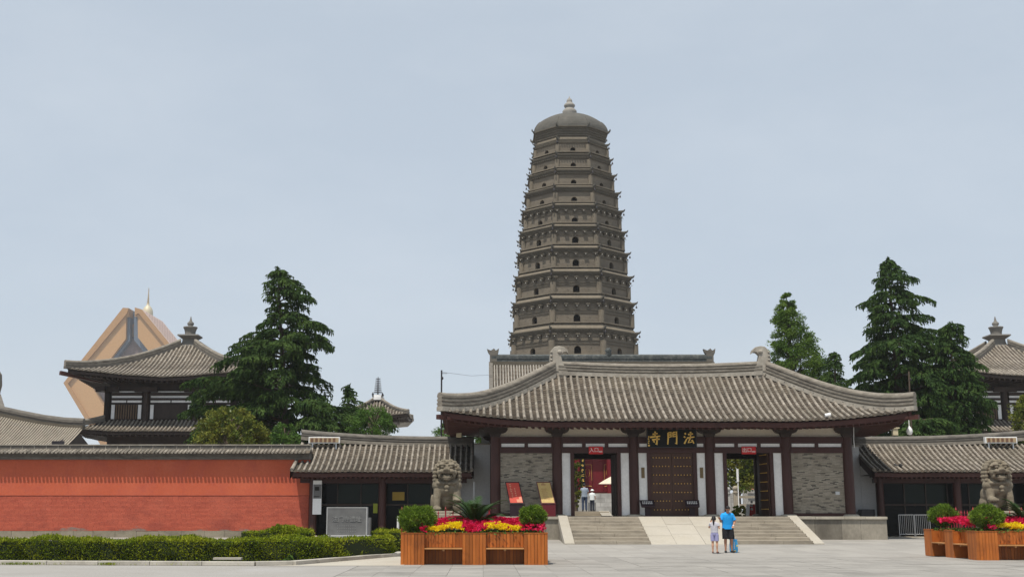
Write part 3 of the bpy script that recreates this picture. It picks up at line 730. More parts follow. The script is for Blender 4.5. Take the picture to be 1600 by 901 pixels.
# red entrance and exit boards
for (x0, x1, word, lab) in ((920, 942, '入口', 'red board reading 入口 over the left open doorway'), (1159, 1181, '出口', 'red board reading 出口 over the right open doorway')):
    a = at(x0, 709, GY-.13); b = at(x1, 697, GY-.13)
    e = empty('door_sign', ((a.x+b.x)/2, GY-.13, a.z), lab, 'sign', group='red door boards')
    MB().box(a.x, b.x, GY-.14, GY-.105, a.z, b.z).obj('board', M['sign_red'], e, bevel=.01)
    text_mesh('lettering', word, .24, M['sign_white'], e, (-.09, -.012, (b.z-a.z)*.5))
    mb = MB()
    for k in range(4): mb.box((a.x+b.x)/2+.16+k*.04, (a.x+b.x)/2+.185+k*.04, GY-.146, GY-.141, a.z+.09, a.z+.16)
    mb.obj('small_print', M['sign_white'], e)
# leaning notice stands on the platform
def notice_stand(px0, px1, py0, py1, face, body, lab, cat, marks, lean=.32):
    y = GY-.75; a = at(px0, py1, y); b = at(px1, py0, y); w = .68; h = b.z-PZ
    e = empty('notice_stand', (b.x-w/2, y, PZ), lab, cat, rz=R(-9))
    mb = MB(); mb.box(-w/2, w/2, -.14, .18, 0, h*.36); mb.obj('plinth', body, e, local=True, bevel=.01)
    mb = MB(); z0, z1 = h*.37, h
    sh = -.28
    mb.add([(-w/2,-.17,z0),(w/2,-.17,z0),(w/2+sh,.22,z1),(-w/2+sh,.22,z1),(-w/2-.02,-.02,z0),(w/2,-.02,z0),(w/2+sh,.34,z1),(-w/2+sh-.02,.34,z1)],
           [(0,1,2,3),(7,6,5,4),(0,4,5,1),(1,5,6,2),(2,6,7,3),(3,7,4,0)]); mb.obj('desk', body, e, local=True)
    mb = MB(); i = .05
    def q(u, v): return Vector((-w/2+w*u+sh*v, -.176+.39*v-.004, z0+(z1-z0)*v))
    mb.add([q(.06,.04), q(.96,.04), q(.96,.96), q(.06,.96)], [(0,1,2,3)]); f = mb.obj('poster', face, e, local=True)
    mb = MB()
    for (u0, v0, u1, v1) in marks:
        o = Vector((0, -.004, 0)); mb.add([q(u0,v0)+o, q(u1,v0)+o, q(u1,v1)+o, q(u0,v1)+o], [(0,1,2,3)])
    mb.obj('print', M['poster_peach'] if face is M['poster_red'] else M['tan_dark'], f, local=True)
    return e
rn = random.Random(3)
notice_stand(789, 819, 752, 805, M['poster_red'], M.setdefault('maroon_dark', flat('dark purple brown enamel', (.022,.012,.017), .5, .2)), 'red poster stand leaning beside the brick wall left of the entrance', 'notice stand',
    [(.26+rn.uniform(-.03,.03), .86-k*.08, .36+rn.uniform(-.02,.06), .90-k*.08) for k in range(8)]+[(.55, .35+k*.1, .62, .41+k*.1) for k in range(4)]+[(.55,.06,.94,.2), (.75,.2,.94,.3)])
notice_stand(840, 868, 752, 805, M['poster_gold'], M['maroon'], 'maroon stand with gold poster against the column left of the entrance', 'notice stand',
    [(.3, .84, .62, .9), (.38, .9, .52, .94)]+[(.25, .66-k*.09, .75-rn.uniform(0,.2), .69-k*.09) for k in range(6)])
# two lectern style boards before the closed doors
for (x, s_, lab) in ((1012, 1, 'low dark reading board in front of the left door leaf'), (1082, -1, 'low dark reading board in front of the right door leaf')):
    p = at(x, 805, GY-.5); e = empty('reading_board', (p.x, GY-.5, PZ), lab, 'reading board', group='dark reading boards before the middle doors')
    M.setdefault('maroon_dark', flat('dark purple brown enamel', (.022,.012,.017), .5, .2)); MB().box(-.12, .12, -.05, .1, .02, .5).obj('post', M['maroon_dark'], e, local=True)
    MB().box(-.2, .2, -.12, .16, 0, .03).obj('foot', M['maroon_dark'], e, local=True)
    mb = MB(); mb.add([(-.33,-.2,.46),(.33,-.2,.46),(.36,.12,.78),(-.36,.12,.78),(-.3,-.14,.42),(.3,-.14,.42),(.33,.18,.74),(-.33,.18,.74)], [(0,1,2,3),(7,6,5,4),(0,4,5,1),(1,5,6,2),(2,6,7,3),(3,7,4,0)])
    mb.obj('desk', M['maroon_dark'], e, local=True)
    mb = MB()
    for r in range(2):
        for k in range(6): x0 = -.24+k*.085; z0 = .60+r*.075; yy = -.2+(z0-.46)-.006; mb.add([(x0,yy,z0),(x0+.05,yy,z0),(x0+.05,yy+.04,z0+.04),(x0,yy+.04,z0+.04)], [(0,1,2,3)])
    mb.obj('print', M['sign_white'], e, local=True)

# ================================================================ side halls
def side_hall(x0, x1, ridge_in, ridge_out, lab, left):
    cx, hw = (x0+x1)/2, (x1-x0)/2; Dp = 3.5
    e = empty('side_hall', (cx, 64.3, .26), lab, 'side hall')
    kw = dict(cx=cx, yc=64.3, Dc=Dp, D=Dp, hw=hw, rh=hw, ze=3.56, zr=5.12)
    r = make_slope(e, sp=.285, ppan=.19, **kw)
    rb = make_slope(e, sp=.355, ppan=.5, stuff_rows=True, ang=math.pi, **kw)
    eave_trim(e, r, .1, .09, .2, M['fascia'], M['fascia'], .24, 1.3, .1, rw=.09)
    # ridge climbs towards the outer end
    pts = []
    for i in range(17):
        t = i/16; x = x0-.05+(x1-x0+.1)*t; o = (1-t) if left else t
        pts.append((x, 64.3, 5.04+.05*(1-o)+.42*o**2.4))
    sweep_ridge(e, 'main_ridge', pts, .4, .30, 5, [M['ridge_dark'], M['ridge']])
    for xs, sg in ((x0, -1), (x1, 1)):
        mb = MB()    # verge row, barge board and gable
        rr = []
        for i in range(9):
            d = Dp*i/8; z = r.h(0, d); y = 64.3-Dp+d
            rr.append((y, z))
        prof_ = rr+[(128.6-y, z) for y, z in rr[-2::-1]]
        n = len(prof_)
        vs = [(xs+sg*.0, y, z-.03) for y, z in prof_]+[(xs, y, z-.36) for y, z in prof_]
        vs += [(xs+sg*.06, y, z) for y, z in prof_]+[(xs+sg*.06, y, z-.38) for y, z in prof_]
        fs = []
        for i in range(n-1): fs += [(2*n+i, 2*n+i+1, 3*n+i+1, 3*n+i), (i, n+i, n+i+1, i+1), (i, i+1, 2*n+i+1, 2*n+i), (n+i, 3*n+i, 3*n+i+1, n+i+1)]
        mb.add(vs, fs); mb.obj('barge_board', M['fascia'], e)
        MB().tube([(xs-sg*.02, y, z+.06) for y, z in rr], .1, 8).obj('verge_row', M['tube'], e)
        xg = xs-sg*1.0
        mb = MB(); mb.prism([(y, z-.3) for y, z in prof_[5:-2]]+[(prof_[-3][0], .2), (prof_[5][0], .2)], xg-.1, xg+.1)
        mb.v = [(b, a, c) for a, b, c in mb.v]; mb.obj('gable_wall', M['plaster_grey'], e)
    # structure
    cols = [x0+.98, x0+4.55, x0+8.2] if left else [x0+.62, x0+4.6, x0+8.4]
    cols = [c for c in cols if c < x1-.2]
    for c in cols:
        MB().lathe((c, 62, 0), [(.2, .3), (.2, 3.35)], 14).obj('column', M['red_wood'], e)
        MB().lathe((c, 62, 0), [(.3, .2), (.3, .3), (.24, .34)], 14).obj('column_base', M['cap'], e)
    MB().box(x0+.3, x1-.3, 61.88, 62.12, 3.0, 3.22).obj('beam', M['red_wood'], e)
    MB().box(x0+.2, x1-.2, 61.9, 62.2, 3.28, 3.5).obj('wall_plate', M['dark_wood'], e)
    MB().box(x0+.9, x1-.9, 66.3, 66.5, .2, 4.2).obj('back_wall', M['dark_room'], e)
    MB().box(x0+.9, x1-.9, 61.5, 66.4, .2, .3).obj('floor', M['step'], e)
    MB().box(x0+.9, x1-.9, 62.3, 66.4, 3.4, 3.5).obj('ceiling', M['dark_wood'], e)
    # glazing behind the columns: high lights over a dark counter
    nb_ = int((x1-x0-1.6)/1.15); w = (x1-x0-1.9)/nb_
    for i in range(nb_):
        a = x0+.95+i*w; 
        MB().box(a+.03, a+w-.03, 62.62, 62.66, 1.95, 2.95).obj('window_pane', M['glass_green'] if i % 3 else M['glass'], e)
        MB().box(a+.03, a+w-.03, 62.60, 62.66, .34, 1.82).obj('counter_glass', M['glass'], e)
        MB().box(a-.03, a+.03, 62.55, 62.68, .3, 3.0).obj('mullion', M['dark_wood'], e)
    MB().box(x0+.9, x1-.9, 62.54, 62.7, 1.84, 1.93).obj('transom', M['dark_wood'], e)
    MB().box(x0+.9, x1-.9, 62.54, 62.72, 2.97, 3.4).obj('head_board', M['dark_wood'], e)
    return e, r
hl, rl = side_hall(-9.75, -.55, 0, 0, 'low tiled ticket hall with dark glass front, left of the gate', True)
hr, rr_ = side_hall(19.85, 29.6, 0, 0, 'low tiled ticket hall with dark glass front, right of the gate', False)
# LED boards on the ridges
for (px0, px1, lab) in ((482, 531, 'white framed display box on the left side hall ridge'), (1540, 1589, 'white framed display box on the right side hall ridge')):
    a = at(px0, 692, 63.7); b = at(px1, 682, 63.7)
    e = empty('display_box', ((a.x+b.x)/2, 63.7, a.z), lab, 'display box', group='display boxes on the side hall roofs')
    MB().box(a.x, b.x, 63.7, 63.95, a.z, b.z).obj('case', M['white_paint'], e, bevel=.01)
    MB().box(a.x+.06, b.x-.06, 63.685, 63.699, a.z+.05, b.z-.05).obj('screen', flat('brown display', (.36,.27,.16), .5), e)
    mb = MB()
    for k in range(6): x = a.x+.12+k*(b.x-a.x-.26)/6; mb.box(x, x+.14, 63.675, 63.684, a.z+.07, b.z-.07); mb.box(x+.05, x+.09, 63.67, 63.674, a.z+.06, b.z-.06)
    mb.obj('display_marks', flat('display characters', (.16,.085,.05), .6), e)
    for x in (a.x+.2, b.x-.2): MB().box(x-.03, x+.03, 63.78, 63.86, a.z-.3, a.z).obj('bracket', M['steel'], e)
M['dim_yellow'] = flat('dimmed yellow print', (.30,.20,.03), .6); M['dim_green'] = flat('yellow green print', (.28,.32,.03), .6)  # prints darkened in colour to look dim behind the glass
# poster and yellow notice in the left hall front
a = at(488, 803, 61.7); b = at(503, 750, 61.7)
e = empty('notice_board', ((a.x+b.x)/2, 61.7, a.z), 'tall white notice with dark photos beside the left ticket hall column', 'notice')
MB().box(a.x, b.x, 61.7, 61.74, a.z, b.z).obj('panel', M['white_paint'], e)
MB().box(a.x+.02, b.x-.01, 61.685, 61.698, a.z+.8, b.z-.2).obj('photo', M['granite'], e)
mb = MB(); mb.box(a.x+.1, b.x-.12, 61.675, 61.684, a.z+1.2, a.z+1.4); mb.box(a.x+.05, b.x-.1, 61.675, 61.684, a.z+.88, a.z+.92); mb.obj('print', M['dark_room'], e)
MB().box(a.x+.05, a.x+.1, 61.74, 61.95, a.z+.5, a.z+.55).obj('arm', M['steel'], e)
for (px0, px1, py0, py1, m, lab, cat) in ((613, 632, 768, 781, 'dim_yellow', 'yellow poster seen behind the left ticket hall glass', 'poster'), (583, 590, 786, 801, 'dim_green', 'small yellow green notice low on the left ticket hall glass', 'notice')):
    a = at(px0, py1, 62.5); b = at(px1, py0, 62.5); o = MB().box(a.x, b.x, 62.5, 62.53, a.z, b.z).obj('yellow_notice', M[m], None, ((a.x+b.x)/2, 62.5, a.z)); tag(o, lab, cat)
# grey cabinet-like slab behind the stone and the white post by the planter
a = at(1345, 806, 62.3); b = at(1366, 795, 62.3); o = MB().box(a.x, b.x, 62.2, 62.7, .26, b.z).obj('cabinet', M['charcoal'], None, ((a.x+b.x)/2, 62.4, .26), bevel=.02); tag(o, 'low dark cabinet at the foot of the right link wall', 'cabinet')
# steel crowd barriers before the right hall
for k, px in enumerate((1406, 1431)):
    a = at(px, 837, 61.2); w = .78; e = empty('crowd_barrier', (a.x, 61.2, .26), ('steel crowd barrier nearest the platform end' if k == 0 else 'steel crowd barrier behind the shrub of the right planter'), 'barrier', group='crowd barriers', rz=R(4))
    for x in (0, w): MB().cyl((x, 0, .02), (x, 0, 1.12), .02, .02, 8).obj('post', M['steel'], e, local=True)
    for z in (1.12, .16): MB().cyl((0, 0, z), (w, 0, z), .018, .018, 8).obj('rail', M['steel'], e, local=True)
    for j in range(1, 8): MB().cyl((w*j/8, 0, .16), (w*j/8, 0, 1.12), .01, .01, 6).obj('bar', M['steel'], e, local=True)
    for x in (0, w): MB().box(x-.03, x+.03, -.25, .25, 0, .03).obj('foot', M['steel'], e, local=True)
MB().box(19.2, 22.5, 60.7, 61.9, .2, .275).obj('kerb_strip', M['cap'], kind='structure')

# ================================================================ red wall
rw = empty('red_wall', (-25, 62.5, 0), 'long red limewashed wall with grey tiled coping and brick lower half', 'wall')
WX0, WX1, WY = -34, -9.03, 62.3
MB().box(WX0, WX1, WY, WY+.5, 2.36, 4.62).obj('upper_render', M['red_plaster'], rw)
MB().box(WX0, WX1, WY+.02, WY+.5, .55, 2.36).obj('lower_backing', M['red_joint'], rw)
thin_bricks(rw, WX0, WX1, .57, 2.352, WY+.012, .27, .066, 0, 'brickwork', [M['red_brick']], .008, .010)
MB().box(WX0, WX1, WY-.012, WY-.0015, 2.34, 2.368).obj('render_edge', M['red_joint'], rw)
x = WX0
while x < WX1-.2:
    b = min(WX1, x+random.uniform(1.0, 1.25)); MB().box(x+.006, b-.006, WY-.05-random.uniform(0, .012), WY+.4, .0, .56+random.uniform(-.012, .012)).obj('plinth_stone', M['plinth'], rw); x = b
# corbelled underside, coping tiles and ridge blocks
for k in range(3): MB().box(WX0, WX1+.02, WY-.12-.1*k, WY+.5+.1*k, 4.36+k*.055-.0, 4.36+(k+1)*.055-.004).obj('corbel_course', M['ridge_dark'], rw)
MB().box(WX0, WX1+.02, WY-.13, WY+.6, 4.20, 4.35).obj('frieze', M['ridge_dark'], rw)
mb = MB(); mb2 = MB(); n = int((WX1-WX0)/.2)
for i in range(n):
    x = WX0+.1+i*.2+random.uniform(-.012, .012); dz = random.uniform(-.01, .01)
    for sgn in (-1, 1):
        y0, y1 = (WY-.57, WY+.08) if sgn < 0 else (WY+1.02, WY+.42)
        rings = [[Vector((x+math.cos(a)*rr, yy, z+dz+math.sin(a)*rr)) for a in [math.pi*j/4 for j in range(5)]] for yy, z, rr in ((y0, 4.53, .068), ((y0+y1)/2, 4.61, .06), (y1, 4.70, .06))]
        mb.loft(rings, False, False, True); mb.add(rings[0]+[Vector((x-.03, y0, 4.49)), Vector((x+.03, y0, 4.49))], [(0,1,2,3,4,5,6)])
mb.obj('coping_tiles', M['tube'], rw, kind='stuff')
mb2.prism([(WY-.46, 4.515), (WY+.25, 4.74), (WY+1.02, 4.515), (WY+.25, 4.5)], WX0, WX1+.02); mb2.v = [(b, a, c) for a, b, c in mb2.v]; mb2.obj('coping_bed', M['pan'], rw)
x = WX0
while x < WX1-.05:
    b = min(WX1+.02, x+.62); MB().box(x+.008, b-.008, WY+.11, WY+.39, 4.70, 4.94+random.uniform(-.006, .006)).obj('ridge_block', M['ridge_dark'], rw)
    MB().box(b-.03, b+.0, WY+.10, WY+.40, 4.70, 4.93).obj('ridge_joint', M['mortar'], rw); x = b
MB().box(WX0, WX1+.02, WY+.06, WY+.44, 4.69, 4.735).obj('ridge_base', M['mortar'], rw)
MB().box(WX0, WX1+.02, WY+.06, WY+.44, 4.945, 4.99).obj('ridge_cap', M['mortar'], rw)
M['lamp_grey'] = flat('pale grey lamp', (.5,.48,.44), .6)
# ================================================================ the brick pagoda
PX_, PYc = 9.62, 126.0
pag = empty('brick_pagoda', (PX_, PYc, 1.56), 'tall tapering grey brown brick pagoda of many octagonal storeys behind the gate', 'pagoda')
K8 = math.tan(math.pi/8)
def octo(a, z, n=8): return [Vector((PX_+a/math.cos(math.pi/8)*math.cos(math.pi/8+math.pi/4*j), PYc+a/math.cos(math.pi/8)*math.sin(math.pi/8+math.pi/4*j), z)) for j in range(n)]
def apx(px, y): return px/F*((PYc)*math.cos(PITCH)+(zat(y, PYc)-EYE)*math.sin(PITCH))   # half width in px of a left/right extent -> metres
# (y of eave edge at centre face, half width of eave, half width of wall below)
TIERS = [(217,59.5,55),(240,64.3,58),(264,69.5,62),(291,75,67),(319,80,71.5),(352,84,75.5),(386,88,79),(423,92.3,83),(465,96.5,87.5),(512,100.5,92.5),(563,104,96)]
def face_frame(j):   # face j: outward normal angle
    a = math.pi/4*j; n = Vector((math.cos(a), math.sin(a), 0)); t = Vector((-n.y, n.x, 0)); return n, t
arch_cache = {}
def storey(a, z0, z1, ww, wh, sill):
    """eight walls with real arched openings; returns the part"""
    mb = MB(); half = a*K8
    hole = [(-ww/2, sill), (ww/2, sill), (ww/2, sill+wh-ww/2)]+[(ww/2*math.cos(t), sill+wh-ww/2+ww/2*math.sin(t)) for t in [math.pi*k/8 for k in range(1, 8)]]+[(-ww/2, sill+wh-ww/2)]
    H = z1-z0
    st = None
    for j in range(8):
        n, t = face_frame(j); c = Vector((PX_, PYc, z0))+n*a
        P2 = lambda u, w, dpt=0: c+t*u+Vector((0, 0, w))-n*dpt
        mb.add([P2(-half, 0), P2(-ww/2, 0), P2(-ww/2, H), P2(-half, H)], [(0,1,2,3)])
        mb.add([P2(ww/2, 0), P2(half, 0), P2(half, H), P2(ww/2, H)], [(0,1,2,3)])
        mb.add([P2(-ww/2, 0), P2(ww/2, 0), P2(ww/2, sill), P2(-ww/2, sill)], [(0,1,2,3)])
        top = hole[2:]
        for k in range(len(top)-1):
            (u0, w0), (u1, w1) = top[k], top[k+1]
            mb.add([P2(u1, w1), P2(u0, w0), P2(u0, H), P2(u1, H)], [(0,1,2,3)])
        m = len(hole); vs = [P2(u, w) for u, w in hole]+[P2(u, w, .45) for u, w in hole]
        mb.add(vs, [(k, k+m, (k+1) % m+m, (k+1) % m) for k in range(m)])
    o = mb.obj('storey', M['pagoda'], pag)
    for j in range(8):
        n, t = face_frame(j); c = Vector((PX_, PYc, z0))+n*a
        b = MB(); b.add([c+t*u+Vector((0,0,w))-n*.43 for u, w in hole], [tuple(range(len(hole)))])
        if n.y < .1:
            for q in (-.22, .22): b.bar(c+t*(ww*q)-n*.36+Vector((0,0,sill)), c+t*(ww*q)-n*.36+Vector((0,0,sill+wh*.9)), .05, .05)
            for q in (.3, .6): b.bar(c-t*ww*.5-n*.36+Vector((0,0,sill+wh*q)), c+t*ww*.5-n*.36+Vector((0,0,sill+wh*q)), .05, .05)
        b.obj('window', M['void'], o, at_=c)
    return o
for i, (ye, he, hw_) in enumerate(TIERS):
    he -= 3.2; ae = apx(he, ye); aw = apx(hw_, ye+15)
    ze = zat(ye, PYc-ae)
    if i < len(TIERS)-1:
        yn, hn, _ = TIERS[i+1]; an = apx(hn-3.2, yn); zb = zat(yn, PYc-an)
    else: zb = 1.5; yn = ye+52; an = ae
    # roof slope of this eave up to the wall above
    up_wall = apx(TIERS[i-1][2], TIERS[i-1][0]+15) if i else apx(52.5, 205)
    th = zat(ye, PYc)-zat(yn, PYc)
    slope = .30+.012*i*th
    mb = MB(); prof_ = [(up_wall-.05, ze+slope), (ae-.25, ze+.06), (ae, ze), (ae, ze-.10)]
    cz = ze-.10; d = (ae-aw)/4
    for k in range(1, 4): prof_ += [(ae-d*k, cz), (ae-d*k, cz-.14)]; cz -= .14
    prof_ += [(aw+.02, cz)]
    rings = [octo(a, z) for a, z in prof_]
    for k in range(len(rings)-1):
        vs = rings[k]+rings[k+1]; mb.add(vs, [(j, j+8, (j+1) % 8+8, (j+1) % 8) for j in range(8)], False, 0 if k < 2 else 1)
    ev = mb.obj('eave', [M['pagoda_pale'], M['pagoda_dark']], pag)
    # bracket zone: frieze band with small brackets and white lamps
    zt = cz; bz = th*(.20 if i >= 7 else .16 if i >= 4 else .05)
    half = aw*K8; br = MB()
    for j in range(8):
        n, t = face_frame(j)
        if n.y > .3: continue
        c = Vector((PX_, PYc, 0))+n*aw
        m = 5
        if i >= 4:
            for q in range(m):
                u = -half*.9+2*half*.9*q/(m-1)
                p = c+t*u+n*.12+Vector((0, 0, zt-bz*.35)); br.bar(p-t*.11, p+t*.11, .18, bz*.45)
                p2 = p+n*.16; br.bar(p2-t*.22+Vector((0,0,bz*.25)), p2+t*.22+Vector((0,0,bz*.25)), .2, bz*.22)
                br.ell(p2+n*.16-Vector((0,0,bz*.1)), (.05, .05, .055), 6, 4, 1 if (q+i) % 7 or i < 7 else 0)
            br.bar(c-t*half+Vector((0,0,zt-bz))+n*.03, c+t*half+Vector((0,0,zt-bz))+n*.03, .1, .09)
            if i >= 7: br.bar(c-t*half+Vector((0,0,zt-bz*1.45))+n*.03, c+t*half+Vector((0,0,zt-bz*1.45))+n*.03, .1, .07)
        else:
            for q in range(12): u = -half+2*half*(q+.5)/12; p = c+t*u+n*.1+Vector((0,0,zt+.12)); br.bar(p-t*.08, p+t*.08, .2, .1)
    if br.v: br.obj('brackets', [M['pagoda_dark'], M['lamp_grey']], ev, kind='stuff')
    # corner horns and bells
    for j in range(8):
        ang = math.pi/8+math.pi/4*j; dr = Vector((math.cos(ang), math.sin(ang), 0))
        if dr.y > .5: continue
        p = Vector((PX_, PYc, ze))+dr*(ae/math.cos(math.pi/8))
        hb = MB(); hb.tube([p-dr*.4+Vector((0,0,.03)), p+dr*.02+Vector((0,0,.03)), p+dr*.18+Vector((0,0,.10)), p+dr*.27+Vector((0,0,.25))], [.13,.13,.09,.03], 6)
        hb.obj('eave_horn', M['pagoda_roof'], ev, at_=p)
        bb = MB(); bb.lathe(p+dr*.12-Vector((0,0,.55)), [(.10,.1),(.08,.25),(.04,.32),(.012,.34),(.012,.52)], 8); bb.obj('wind_bell', M['charcoal'], ev, at_=p)
        # second lower horn on the corbel
        p = Vector((PX_, PYc, cz-bz))+dr*(aw/math.cos(math.pi/8))
        if i < 10 and i > 0:
            hb = MB(); hb.tube([p, p+dr*.2+Vector((0,0,.03)), p+dr*.32+Vector((0,0,.13))], [.12,.09,.03], 6); hb.obj('bracket_horn', M['pagoda_dark'], ev, at_=p)
    # wall below, with corner pillars
    if i < len(TIERS)-1:
        zt_wall = cz; nslope = .30+.012*(i+1)*(zat(yn, PYc)-zat(TIERS[i+2][0] if i+2 < len(TIERS) else yn+50, PYc))
        z0 = zb+nslope-.06
        th_w = zt_wall-z0
        ww = .56+.017*i; wh = min(th_w*.55, ww*.85 if i < 5 else ww*1.18)
        st = storey(aw, z0, zt_wall+.02, ww, wh, .10)
        for j in range(8):
            ang = math.pi/8+math.pi/4*j; dr = Vector((math.cos(ang), math.sin(ang), 0))
            if dr.y > .5: continue
            p = Vector((PX_, PYc, 0))+dr*(aw/math.cos(math.pi/8)-.03)
            MB().tube([p+Vector((0,0,z0)), p+Vector((0,0,zt_wall-bz))], .24+.012*i, 8).obj('corner_pillar', M['pagoda_pale'], st, at_=p+Vector((0,0,z0)))
        # pale footing ledge
        mb = MB(); rings = [octo(aw+.28, z0-.03), octo(aw+.28, z0+.10), octo(aw-.02, z0+.12)]
        for k in range(2): mb.add(rings[k]+rings[k+1], [(j, (j+1) % 8, (j+1) % 8+8, j+8) for j in range(8)])
        mb.obj('ledge', M['pagoda_pale'], st)
    else:
        mb = MB(); mb.loft([octo(aw, 1.5), octo(aw, cz+.02)], True, False, False); mb.obj('base_storey', M['pagoda'], pag)
# drum and dome
a0 = apx(55.5, 205); zt = zat(217, PYc-apx(59.5, 217))+.3; zd = zat(197.5, PYc-a0)
mb = MB(); rings = [octo(a0-.3, zt-.1)]
for k in range(5): z = zt+(zd-zt)*k/5; rings += [octo(a0-.28+.06*k, z), octo(a0-.28+.06*k, z+(zd-zt)/5*.8), octo(a0-.36+.06*k, z+(zd-zt)/5*.82)]
rings += [octo(a0+.12, zd-.05), octo(a0+.12, zd+.05)]
mb.loft(rings, True, False, False); mb.obj('drum', M['pagoda_dark'], pag)
for j in range(8):
    ang = math.pi/8+math.pi/4*j; dr = Vector((math.cos(ang), math.sin(ang), 0))
    if dr.y > .5: continue
    p = Vector((PX_, PYc, zd))+dr*((a0)/math.cos(math.pi/8))
    MB().tube([p-dr*.3, p+dr*.15+Vector((0,0,.03)), p+dr*.34+Vector((0,0,.2)), p+dr*.36+Vector((0,0,.4))], [.17,.15,.1,.04], 6).obj('dome_horn', M['pagoda_roof'], pag)
zn = zat(182, PYc); Hd = zn-zd
mb = MB(); rings = []
for k in range(15):
    t = k/14*.94*math.pi/2
    aa = .62+(a0+.1-.62)*math.cos(t)**1.25; bl = min(1, k/9); ring = []
    for j in range(48):
        th = math.pi/8+2*math.pi*j/48; off = (th % (math.pi/4))
        off = ((th+math.pi/8) % (math.pi/4))-math.pi/8; ro = aa/math.cos(off); rc = aa*1.035
        ring.append(Vector((PX_+(ro*(1-bl)+rc*bl)*math.cos(th), PYc+(ro*(1-bl)+rc*bl)*math.sin(th), zd+.05+Hd*math.sin(t))))
    rings.append(ring)
mb.loft(rings, True, True, False); mb.obj('dome', M['pagoda_roof'], pag)
mb = MB()
for j in range(8):
    pts = [r[j*6] for r in rings[:6]]; mb.tube([p+Vector((0,0,.02)) for p in pts], .035, 5)
mb.obj('dome_ribs', M['pagoda_roof'], pag, kind='stuff')
zt = zat(152, PYc); h = zt-zn; MB().lathe((PX_, PYc, zn), [(.70,-.1),(.78,.16*h),(.80,.26*h),(.62,.36*h),(.50,.40*h),(.50,.46*h),(.60,.50*h),(.62,.58*h),(.42,.68*h),(.28,.72*h),(.33,.77*h),(.28,.86*h),(.08,.95*h),(.02,1.05*h)], 16).obj('finial', stone('finial stone', (.25,.235,.21), (.33,.31,.28), .6, .9, 3, .2, .02), pag)

